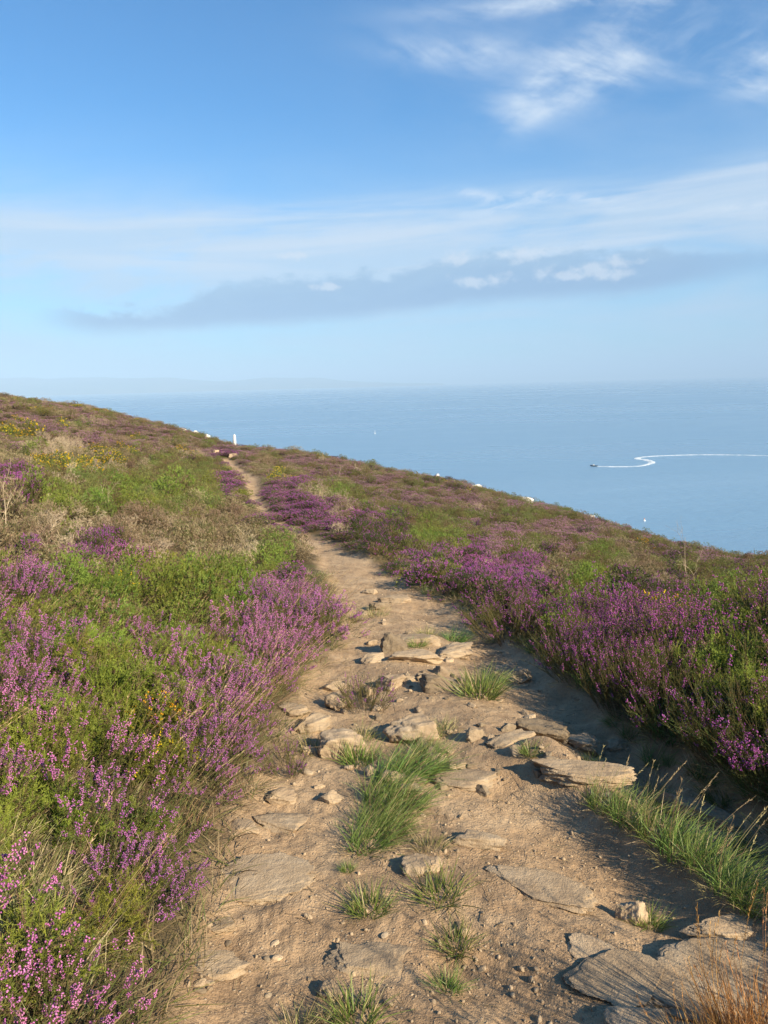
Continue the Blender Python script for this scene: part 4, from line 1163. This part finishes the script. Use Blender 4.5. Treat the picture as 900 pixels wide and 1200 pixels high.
# broken rubble bedded in the trodden ground
rub = [rock_mesh(930 + i, (1, RNG.uniform(.6, .95), RNG.uniform(.4, .7)), 0, 12, .12, 4, M_ROCK if i % 3 else M_ROCKG, 'rock') for i in range(6)]
made = 0
while made < 75:
    u = RNG.uniform(330, 660); v = RNG.uniform(690, 930)
    g_ = ground_at(u, v)
    if float(path_s(np.array([g_[0]]), np.array([g_[1]]))[0]) < .08 or float(seg_gauss(np.array([g_[0]]), np.array([g_[1]]), RUT, .3)[0]) > .4: continue
    sz = float(np.clip(RNG.lognormal(math.log(.085), .4), .05, .2)) * (1.2 if v < 780 else .85)
    o = obj('rock', rub[int(RNG.integers(6))]); o.scale = (sz, sz * RNG.uniform(.8, 1.1), sz * RNG.uniform(.7, 1.1)); o.location = (g_[0], g_[1], g_[2] + sz * .02); o.rotation_euler = (RNG.normal(0, .3), RNG.normal(0, .3), RNG.uniform(0, 6.28))
    tag(o, 'small broken rock bedded in the dirt on the stony stretch of path', 'rock', 'rubble bedded in the path'); made += 1

# loose stones, each its own object, and fine gravel as one mass
stone_vars = [rock_mesh(900 + i, (1, RNG.uniform(.65, .95), RNG.uniform(.45, .75)), 0, 8, .05, 3, M_ROCK, 'stone') for i in range(5)] + [rock_mesh(950 + i, (1, .8, .6), 0, 9, .05, 3, M_ROCKG, 'stone') for i in range(2)]
made = 0
while made < 130:
    u = RNG.uniform(220, 860); v = RNG.choice([RNG.uniform(690, 900), RNG.uniform(740, 1180)])
    g_ = ground_at(u, v)
    s_ = float(path_s(np.array([g_[0]]), np.array([g_[1]]))[0])
    if s_ < .06: continue
    big = RNG.uniform()
    sz = float(np.clip(RNG.lognormal(math.log(.024), .45), .013, .04 if g_[1] < 3 else .075))
    o = obj('stone', stone_vars[int(RNG.integers(7))]); o.scale = (sz, sz * RNG.uniform(.7, 1), sz * RNG.uniform(.5, .9))
    o.location = (g_[0], g_[1], g_[2] + sz * .05); o.rotation_euler = (RNG.normal(0, .25), RNG.normal(0, .25), RNG.uniform(0, 6.28))
    tag(o, 'small loose stone lying on the dirt of the path', 'stone', 'loose stones scattered on the path')
    made += 1
N0 = 34000
Y = 1.2 + RNG.uniform(0, 1, N0) ** 1.5 * 9; X = RNG.uniform(-2.5, 2.6, N0); s_ = path_s(X, Y); ok = (s_ > .0) & (RNG.uniform(0, 1, N0) < np.clip(.45 + .9 * fbm(X * 2, Y * 2, 3, 401), .08, 1)); X, Y = X[ok], Y[ok]; Z = height(X, Y)
peb = [rock_mesh(970 + i, (1, .8, .6), 0, 7, .04, 2, M_ROCK, 'pebble') for i in range(4)]
scatter('gravel', [((x, y, z), (RNG.uniform(0, 6), RNG.uniform(0, 6), RNG.uniform(0, 6.28)), (q, q, q), int(RNG.integers(4))) for x, y, z, q in zip(X, Y, Z, np.clip(RNG.lognormal(math.log(.0065), .55, len(X)), .003, .026))], peb, 'fine gravel and crumbs of rock strewn over the dirt path', 'gravel')

# bits of dead heather and straw blown over the dirt
tw = []
for q_ in range(4):
    rg = np.random.default_rng(990 + q_); mb = MB(); nn_ = 4
    d_ = rand_dirs(rg, nn_, 1.35, 1.55); c_ = mixc((.10, .07, .04), (.38, .29, .17), rg.uniform(0, 1, nn_))
    tubes(mb, rg.normal(0, .03, (nn_, 3)) * np.array([1, 1, 0]) + UPV * .003, d_, rg.uniform(.02, .07, nn_), .0011, rg.normal(0, .12, (nn_, 3)) * np.array([1, 1, .1]), 3, c_, c_)
    tw.append(mb.mesh('twig_litter', [M_TWIG]))
N1 = 4200
Y = 1.3 + RNG.uniform(0, 1, N1) ** 1.4 * 8; X = RNG.uniform(-2.2, 2.6, N1); s_ = path_s(X, Y); ok = (s_ > -.05) & (RNG.uniform(0, 1, N1) < np.clip(.35 + .9 * fbm(X * 1.6, Y * 1.6, 3, 431) + .7 * np.exp(-s_ / .25), .03, 1)); X, Y = X[ok], Y[ok]; Z = height(X, Y)
scatter('twig_litter', [((x, y, z), (0, 0, RNG.uniform(0, 6.28)), (q, q, q), int(RNG.integers(4))) for x, y, z, q in zip(X, Y, Z, RNG.uniform(.5, 1.3, len(X)))], tw, 'bits of dead heather and straw lying on the dirt path', 'litter')

# ------------------------------------------------------------------ grass tufts on the path
TV = {'lush': [grass_mesh(200 + i, n=250, Rb=.085, H=.185, wind=(.38, .16), lean=(.05, .95), droop=.38, cols=((.055, .125, .025), (.15, .27, .06)), straw=.08) for i in range(4)],
      'spiky': [grass_mesh(210 + i, n=170, Rb=.055, H=.13, wind=(.05, .05), lean=(.1, 1.15), droop=.18, w=.0036, straw=.12) for i in range(3)],
      'dry': [grass_mesh(220 + i, n=150, Rb=.07, H=.13, wind=(.1, .05), lean=(.1, 1.2), droop=.2, straw=.6, cols=((.08, .10, .025), (.17, .19, .05))) for i in range(3)],
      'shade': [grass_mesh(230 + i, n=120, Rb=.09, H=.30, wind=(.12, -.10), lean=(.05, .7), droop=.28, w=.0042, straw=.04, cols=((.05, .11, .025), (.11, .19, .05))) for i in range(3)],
      'strip': [grass_mesh(240 + i, n=240, Rb=.085, H=.17, wind=(.30, .14), lean=(.05, .9), droop=.40, straw=.10, cols=((.075, .14, .025), (.18, .29, .06)), stalks=5) for i in range(3)],
      'orange': [grass_mesh(250 + i, n=150, Rb=.07, H=.32, wind=(-.18, .05), lean=(.02, .42), droop=.12, w=.0042, straw=.9, cols=((.16, .11, .03), (.24, .16, .05)), strawc=((.31, .15, .045), (.55, .32, .13)), tipc=(.46, .24, .09), stalks=14) for i in range(2)]}
TUFTS = [
    ('lush', 488, 905, 70, 'lush green tuft at the top of the big path grass patch'), ('lush', 462, 915, 70, 'lush green tuft leaning right in the upper grass patch'), ('lush', 448, 940, 66, 'lush green tuft in the middle of the big grass patch'),
    ('lush', 470, 950, 60, 'lush green tuft on the right side of the grass patch'), ('lush', 437, 968, 62, 'lush green tuft lower in the big grass patch'), ('lush', 430, 990, 64, 'lush green tuft at the bottom of the big grass patch'), ('lush', 455, 975, 56, 'lush green tuft at the lower right of the grass patch'), ('lush', 500, 885, 40, 'lush green tuft by the large pale rock'),
    ('spiky', 420, 893, 52, 'green tuft spreading in front of the pale wedge rock'), ('spiky', 432, 1068, 62, 'spiky green tuft in the foreground left of centre'), ('spiky', 515, 1052, 72, 'spiky green tuft in front of the low rock'), ('spiky', 407, 1020, 22, 'tiny dark tuft above the left foreground tuft'),
    ('spiky', 533, 1110, 56, 'ragged green tuft below the spiky foreground tuft'), ('spiky', 524, 1160, 48, 'dark green tuft low in the bottom shadow'), ('spiky', 418, 1196, 76, 'green tuft cut off by the bottom edge'), ('dry', 385, 1200, 50, 'straw tuft beside the bottom edge tuft'),
    ('spiky', 563, 815, 66, 'medium grass tuft by the pale boulder'), ('lush', 570, 805, 40, 'upright grass tuft against the pale boulder'), ('spiky', 622, 883, 32, 'bright little tuft under the tilted grey slab'), ('spiky', 690, 896, 28, 'small dark tuft on the long bedrock edge'),
    ('dry', 503, 995, 48, 'small half dry tuft right of the big grass patch'), ('dry', 520, 858, 42, 'dry tuft right of the large pale rock'), ('dry', 370, 880, 54, 'dry tuft growing on the earthy rock'), ('dry', 425, 865, 44, 'dry tuft between the wedge rock and the grass patch'),
    ('dry', 412, 728, 30, 'farther left tuft in the narrowing path'), ('dry', 441, 722, 28, 'farther right tuft in the narrowing path'), ('lush', 533, 752, 32, 'small tuft leaning right beyond the rounded slab'), ('spiky', 490, 758, 24, 'light green tuft on the pale slab'), ('dry', 500, 745, 26, 'dark thin tuft behind the pale slab'),
    ('spiky', 762, 1085, 46, 'grass sprig beside the small upright stone'),
    ('strip', 708, 944, 60, 'first tuft at the far end of the right grass strip'), ('strip', 738, 961, 70, 'second tuft along the right grass strip'), ('strip', 771, 978, 78, 'third tuft along the right grass strip'), ('strip', 801, 1001, 84, 'fourth tuft along the right grass strip'),
    ('strip', 831, 1016, 84, 'fifth tuft along the right grass strip'), ('strip', 858, 1041, 84, 'sixth tuft along the right grass strip'), ('strip', 884, 1061, 84, 'last tuft of the right grass strip at the frame edge'), ('strip', 770, 945, 50, 'short tuft behind the second tuft of the strip'), ('strip', 880, 1000, 60, 'stalky tuft overhanging the rut at the right edge'),
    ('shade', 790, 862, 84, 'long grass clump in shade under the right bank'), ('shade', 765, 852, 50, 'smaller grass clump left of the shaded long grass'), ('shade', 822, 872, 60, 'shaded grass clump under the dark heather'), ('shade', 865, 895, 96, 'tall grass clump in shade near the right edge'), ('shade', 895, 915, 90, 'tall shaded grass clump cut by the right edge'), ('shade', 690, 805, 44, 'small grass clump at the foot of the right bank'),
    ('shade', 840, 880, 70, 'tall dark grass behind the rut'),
    ('orange', 862, 1235, 78, 'orange rusty sedge tuft in the bottom right corner'), ('orange', 905, 1240, 80, 'second rusty sedge tuft at the right bottom edge'), ('orange', 822, 1258, 62, 'low rusty sedge tuft left of the corner sedge'),
    ('dry', 350, 1215, 70, 'straw stalks rising from the bottom edge'),
]
DIAM = {'lush': .24, 'spiky': .20, 'dry': .22, 'shade': .30, 'strip': .27, 'orange': .22}
for ty, u, v, wpx, lab in TUFTS:
    g_ = ground_at(u, v); w = wpx * (g_ @ FW) / FPX; s = w / DIAM[ty]
    o = plant('grass_tuft', TV[ty][int(RNG.integers(len(TV[ty])))], g_, (0, 0, RNG.normal(0, .25)), (s, s, s * RNG.uniform(.9, 1.1)))
    tag(o, lab, 'grass tuft', 'grass tufts on and beside the path')
# ragged grass at the foot of the right bank
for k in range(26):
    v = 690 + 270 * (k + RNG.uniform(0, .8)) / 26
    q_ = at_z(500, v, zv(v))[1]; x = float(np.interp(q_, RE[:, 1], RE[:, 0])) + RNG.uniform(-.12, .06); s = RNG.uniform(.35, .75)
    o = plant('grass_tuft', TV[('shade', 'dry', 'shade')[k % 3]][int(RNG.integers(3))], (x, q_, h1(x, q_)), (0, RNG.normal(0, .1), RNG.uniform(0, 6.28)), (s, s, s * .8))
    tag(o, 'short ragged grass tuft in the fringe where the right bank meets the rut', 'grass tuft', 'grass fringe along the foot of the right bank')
# tall growth beside the photographer whose shadows reach into the frame
for x, y, s in ((1.0, 1.0, 1.6), (1.2, 1.2, 1.7), (.92, .72, 1.6), (1.4, 1.05, 1.7), (1.1, .5, 1.8), (1.25, .85, 1.7), (1.5, 1.4, 1.5)):
    o = plant('grass_tuft', TV['orange'][int(RNG.integers(2))], (x, y, h1(x, y)), (0, 0, 0), (s, s, s))
    tag(o, 'tall rusty sedge tuft outside the lower right of the frame', 'grass tuft', 'sedge tufts beside the viewpoint')


# small plants on the path
def sprig(sp_, k, u, v, wpx, lab, zs=1.0):
    g_ = ground_at(u, v); w = wpx * (g_ @ FW) / FPX; s = w / BASEW[sp_]
    pool = PROTO[sp_][1 if (g_ @ FW) > 5.2 and PROTO[sp_][1] else 0]; parts = pool[k % len(pool)]
    o = plant(KINDS_[sp_][0], parts, g_, (0, 0, k * 1.3), (s, s, s * zs))
    tag(o, lab, KINDS_[sp_][2], 'small shrubs rooted in the path')


sprig('HG', 0, 430, 832, 52, 'small brownish heather sprig growing in the middle of the path', 1.0)
sprig('HG', 1, 335, 905, 46, 'dark heather sprig hanging over the left path edge')
sprig('GB', 0, 785, 838, 34, 'small yellowish gorse sprig under the right bank', .8)

# bushes that stand out as separate domes on the slopes: kind, photo position of the foot, width in photo pixels
DOMES = [('G', 200, 592, 84, 'big rounded green gorse clump up the left hill'), ('G', 128, 592, 62, 'green gorse dome left of the big rounded clump'), ('G', 245, 575, 44, 'small green gorse dome right of the big rounded clump'), ('G', 60, 590, 56, 'green gorse dome near the left edge of the hill'),
         ('G', 395, 590, 46, 'round green gorse bush right of the far path bend'), ('G', 330, 655, 52, 'green gorse dome on the left edge of the narrow path'), ('G', 225, 735, 110, 'broad bright gorse cushion in the middle of the left slope'), ('G', 110, 745, 120, 'broad gorse cushion on the left slope with yellow specks'), ('G', 55, 900, 120, 'bright gorse cushion at the left edge'),
         ('G', 260, 690, 60, 'gorse dome above the heather bulge'), ('G', 150, 690, 70, 'gorse dome below the dead branches'), ('G', 180, 545, 36, 'green gorse dome high on the left hill'), ('G', 40, 535, 44, 'gorse dome beneath the yellow gorse'), ('GB', 20, 640, 60, 'tan withered gorse dome at the left edge'), ('GB', 235, 640, 64, 'brown withered gorse dome among the dead branches'), ('GB', 300, 625, 44, 'brown withered gorse dome near the narrow path'),
         ('GB', 165, 560, 40, 'tan withered gorse dome above the big green clump'), ('GB', 755, 682, 44, 'brown withered gorse dome on the right slope'), ('GB', 310, 552, 24, 'tan dry bush right of the farthest path bend'), ('G', 455, 640, 54, 'dark gorse dome right of the narrow path'), ('HG', 440, 650, 40, 'dark heather dome at the right edge of the narrow path'), ('HG', 735, 712, 70, 'olive green round shrub on top of the right bank'),
         ('G', 530, 640, 44, 'gorse dome on the right slope behind the straw grass'), ('G', 620, 640, 36, 'small gorse dome on the mauve slope'), ('G', 850, 800, 110, 'bright gorse bush at the right end of the bank'), ('G', 905, 790, 100, 'bright gorse bush cut by the right edge'), ('G', 640, 740, 62, 'gorse dome between the purple heather of the right bank'), ('G', 560, 700, 52, 'gorse dome on the right bank by the straw grass'),
         ('GY', 185, 905, 92, 'gorse bush with bright yellow blossom on the left bank'), ('GY', 800, 752, 80, 'gorse bush with yellow blossom on the right bank'), ('GY', 70, 555, 50, 'flowering gorse dome with thick yellow blossom on the left hill'), ('GY', 105, 562, 44, 'flowering gorse dome right of the thickest yellow one'), ('GY', 35, 512, 40, 'flowering gorse under the left skyline'), ('GY', 120, 545, 34, 'small flowering gorse on the left hill'), ('GY', 328, 562, 18, 'tiny yellow gorse beyond the path bend'), ('GY', 140, 700, 60, 'gorse bush with a few yellow flowers on the left slope')]
for n_, (sp_, u, v, wpx, lab) in enumerate(DOMES):
    sprig(sp_, n_ % 2, u, v, wpx, lab, .9)

# a few standing bare branches that catch the eye
BR = [(0, 690, 655, 30, 'pale forked bare stem standing on the right slope', 7), (1, 800, 690, 60, 'long pale dead branch leaning on the right bank', 8), (2, 128, 605, 46, 'pale bare forked shrub on the left slope', 9), (3, 8, 640, 90, 'tall bare white branch at the left frame edge', 10), (1, 285, 660, 60, 'bare pale twigs above the heather bulge', 11), (2, 60, 660, 60, 'bare branches over the dark purple patch', 12), (0, 390, 575, 34, 'bare grey shrub right of the far path bend', 13)]
for k, u, v, hpx, lab, sd in BR:
    g_ = ground_at(u, v); w = hpx * (g_ @ FW) / FPX
    o = obj('bare_shrub', branch_mesh(300 + sd, H=w * 1.3, r0=max(.005, w * .009), depth=3, nroot=2 if k else 1, name='bare_shrub')); o.location = g_
    tag(o, lab, 'dead shrub', 'bare dead shrubs standing out on the heath')

# ------------------------------------------------------------------ far things
def top_at(u, v, d): return at_y(u, v, d)


for k, (u, v, d, w, lab) in enumerate([(511, 557, 45, 9, 'small white rock on the right skyline farthest from the sea edge'), (528, 564, 44, 12, 'white rock on the right skyline below the smallest one'), (558, 569, 43.5, 18, 'long white rock in the middle of the right skyline'), (617, 584, 42, 21, 'largest white rock breaking the right skyline'), (693, 605, 39, 9, 'low white rock near the lower right skyline'),
                                       (213, 500, 52.5, 16, 'pale rock outcrop highest on the left skyline'), (228, 503, 52, 12, 'pale rock between the left skyline outcrops'), (241, 507, 51.5, 16, 'pale rock outcrop lowest on the left skyline'), (268, 518, 49.5, 9, 'small white stone at the foot of the white post')]):
    p = top_at(u, v - (2.5 if u > 300 else -1), d); gz = h1(p[0], p[1]); w_ = (.85 if u > 300 else .6) * w * d / FPX; hh = max(p[2] - gz + .15, w_ * .45)
    o = obj('rock', rock_mesh(600 + k, (w_, w_ * .7, hh), 0, 13, .16, 4, M_ROCKP, 'rock')); o.location = (p[0], p[1], p[2] - hh / 2 - .02); o.rotation_euler = (0, R(-6 + 18), R(10 * k))
    o.rotation_euler = (0, R(12), R(-10 + 5 * k)); tag(o, lab, 'rock', 'white rocks on the skyline')

M_WHITE = mat_plain('white_paint', (.80, .79, .76), .5)
import bmesh
p = top_at(274.5, 509, 49.5); gz = h1(p[0], p[1]); hh = p[2] - gz
bm = bmesh.new()
prof = [(.0, .10), (hh * .25, .097), (hh * .62, .09), (hh * .86, .08), (hh * .95, .055), (hh, .02)]
ringv = []
for z, r_ in prof:
    ringv.append([bm.verts.new((math.cos(R(45 + 45 * k)) * r_, math.sin(R(45 + 45 * k)) * r_ * .8, z)) for k in range(8)])
for a_, b_ in zip(ringv[:-1], ringv[1:]):
    for k in range(8): bm.faces.new((a_[k], a_[(k + 1) % 8], b_[(k + 1) % 8], b_[k]))
bm.faces.new(ringv[-1]); bm.faces.new(ringv[0][::-1])
me = bpy.data.meshes.new('marker_post'); bm.to_mesh(me); bm.free(); me.materials.append(M_WHITE)
o = obj('marker_post', me); o.location = (p[0], p[1], gz); tag(o, 'white tapered marker post on the ridge where the path ends', 'post')


def sea_at(u, v): return at_z(u, v, SEA_Z)


def catmull(P, k=10):
    P = [np.asarray(q, float) for q in P]; P = [2 * P[0] - P[1]] + P + [2 * P[-1] - P[-2]]; out = []
    for i in range(1, len(P) - 2):
        for j in range(k):
            t = j / k; a, b, c, d = P[i - 1:i + 3]
            out.append(.5 * ((2 * b) + (-a + c) * t + (2 * a - 5 * b + 4 * c - d) * t * t + (-a + 3 * b - 3 * c + d) * t ** 3))
    out.append(P[-2]); return np.array(out)


M_FOAM, t = new_mat('foam')
fn_ = t.noise(t.n('ShaderNodeNewGeometry').outputs['Position'], 0.22, 6, 0.65)
fb = t.n('ShaderNodeBsdfPrincipled', inp={'Base Color': t.ramp(fn_, [(.36, (.26, .36, .44)), (.6, (.70, .75, .79))]), 'Roughness': .8})
t.n('ShaderNodeOutputMaterial', inp={0: fb.outputs[0]})
wk = [(697, 546.6), (719, 547), (743, 546.7), (757, 544.8), (764, 541.8), (757, 539.0), (747, 537.6), (753, 535.7), (778, 534.1), (827, 533), (900, 534), (1000, 536.5), (1100, 540)]
CP = catmull([sea_at(*q) for q in wk], 14)
tl = np.gradient(CP, axis=0); tl = unit(tl); sd_ = np.stack([-tl[:, 1], tl[:, 0], np.zeros(len(tl))], 1)
q = np.linspace(0, 1, len(CP)); wid = np.interp(q, [0, .04, .2, .42, .55, .62, .75, 1], [.9, 2.3, 2.4, 3.6, 3.2, 1.6, 1.0, .7]) * (1 + .55 * fbm(q * 70, q * 0, 3, 501))
across = [(-1, .02), (-.6, .22), (-.2, .30), (.2, .26), (.6, .24), (1, .02)]
WV = np.stack([CP + sd_ * (wid * a_)[:, None] + np.array([0, 0, 1]) * (h_ + .1 * np.abs(fbm(q * 90 + a_ * 3, q * 0 + a_, 2, 502)))[:, None] * (1 if abs(a_) < 1 else 0) for a_, h_ in across], 1)
WF = [(i * 6 + k, i * 6 + k + 1, (i + 1) * 6 + k + 1, (i + 1) * 6 + k) for i in range(len(CP) - 1) for k in range(5)]
tag(obj('foam_wake', np_mesh('foam_wake', WV.reshape(-1, 3), np.array(WF), [M_FOAM], smooth=True)), 'white S-shaped foam wake curling behind the motorboat', 'wake')


def part_bm(name, mat, parent, fn):
    bm = bmesh.new(); fn(bm); bmesh.ops.recalc_face_normals(bm, faces=bm.faces)
    me = bpy.data.meshes.new(name); bm.to_mesh(me); bm.free(); me.materials.append(mat)
    return obj(name, me, parent)


def loft(bm, secs):
    rings = [[bm.verts.new(p_) for p_ in s] for s in secs]
    for a_, b_ in zip(rings[:-1], rings[1:]):
        for k in range(len(a_)): bm.faces.new((a_[k], a_[(k + 1) % len(a_)], b_[(k + 1) % len(a_)], b_[k]))
    bm.faces.new(rings[0][::-1]); bm.faces.new(rings[-1])


M_HULL = mat_plain('dark_hull', (.06, .07, .09), .5); M_GLASS = mat_plain('windscreen', (.05, .07, .09), .15)


def hull_fn(Lb, Wb, Hb):
    def fn(bm):
        secs = []
        for t, w_, k0 in ((-.5, .85, .0), (-.2, 1, .0), (.15, .95, .03), (.36, .6, .12), (.5, .06, .35)):
            x = t * Lb; y = Wb / 2 * w_
            secs.append([(x, -y, Hb), (x, -y * .8, Hb * (.25 + k0)), (x, 0, Hb * k0 - .15), (x, y * .8, Hb * (.25 + k0)), (x, y, Hb), (x, y * .75, Hb * .9), (x, -y * .75, Hb * .9)])
        loft(bm, secs)
    return fn


def box_fn(x0, x1, y0, y1, z0_, z1_, tx=0.8):
    def fn(bm):
        r_ = bmesh.ops.create_cube(bm, size=1)['verts']
        for v_ in r_:
            k = tx if v_.co.z > 0 else 1
            v_.co = Vector(((x0 + x1) / 2 + v_.co.x * (x1 - x0) * k, (y0 + y1) / 2 + v_.co.y * (y1 - y0) * k, z0_ if v_.co.z < 0 else z1_))
        bmesh.ops.bevel(bm, geom=bm.edges[:], offset=.04, segments=2, affect='EDGES')
    return fn


bp = sea_at(695.5, 546.6)
boat = bpy.data.objects.new('motorboat', None); COL.objects.link(boat); boat.location = (bp[0], bp[1], SEA_Z + .1); boat.rotation_euler = (0, R(-5), math.atan2(-tl[0][1], -tl[0][0]))
tag(boat, 'small dark motorboat speeding left at the head of its white wake', 'boat')
part_bm('hull', M_HULL, boat, hull_fn(6.4, 2.3, 1.0)); part_bm('console', M_WHITE, boat, box_fn(-.6, .6, -.5, .5, .85, 1.8)); part_bm('windscreen', M_GLASS, boat, box_fn(.35, .6, -.5, .5, 1.75, 2.2)); part_bm('outboard_motor', M_HULL, boat, box_fn(-3.6, -3.1, -.25, .25, .2, 1.5))

bp = sea_at(755, 610.5)
buoy = bpy.data.objects.new('buoy', None); COL.objects.link(buoy); buoy.location = (bp[0], bp[1], SEA_Z); buoy.scale = (.75,) * 3; tag(buoy, 'lone small pale buoy floating off the right slope', 'buoy')


def lathe_fn(prof_):
    def fn(bm): loft(bm, [[(r_ * math.cos(R(30 * k)), r_ * math.sin(R(30 * k)), z) for k in range(12)] for r_, z in prof_])
    return fn


part_bm('float', M_WHITE, buoy, lathe_fn([(.5, -.3), (.9, 0), (.95, .35), (.6, .8), (.25, 1.0)])); part_bm('topmark', mat_plain('orange_paint', (.55, .22, .10), .5), buoy, lathe_fn([(.10, 1.0), (.12, 1.3), (.42, 1.45), (.42, 1.95), (.1, 2.1)]))

bp = sea_at(439.5, 508.5)
sb = bpy.data.objects.new('sailboat', None); COL.objects.link(sb); sb.location = (bp[0], bp[1], SEA_Z); sb.rotation_euler = (0, 0, R(70)); sb.scale = (.62,) * 3; tag(sb, 'tiny white sailing boat far out beyond the ridge', 'boat')
part_bm('hull', M_WHITE, sb, hull_fn(7, 2.2, 1.0)); part_bm('mast', mat_plain('alloy', (.5, .5, .5), .4), sb, box_fn(.2, .35, -.07, .07, .9, 10.4, .7))


def sail_fn(bm): loft(bm, [[(-3.0 + .0, -.03, 1.9), (.15, -.03, 1.9), (.15, .03, 1.9), (-3.0, .03, 1.9)], [(-1.7, -.22, 5), (.15, -.03, 5), (.15, .03, 5), (-1.7, -.16, 5)], [(.02, -.03, 10), (.15, -.03, 10), (.15, .03, 10), (.02, .03, 10)]])


part_bm('sail', M_WHITE, sb, sail_fn)
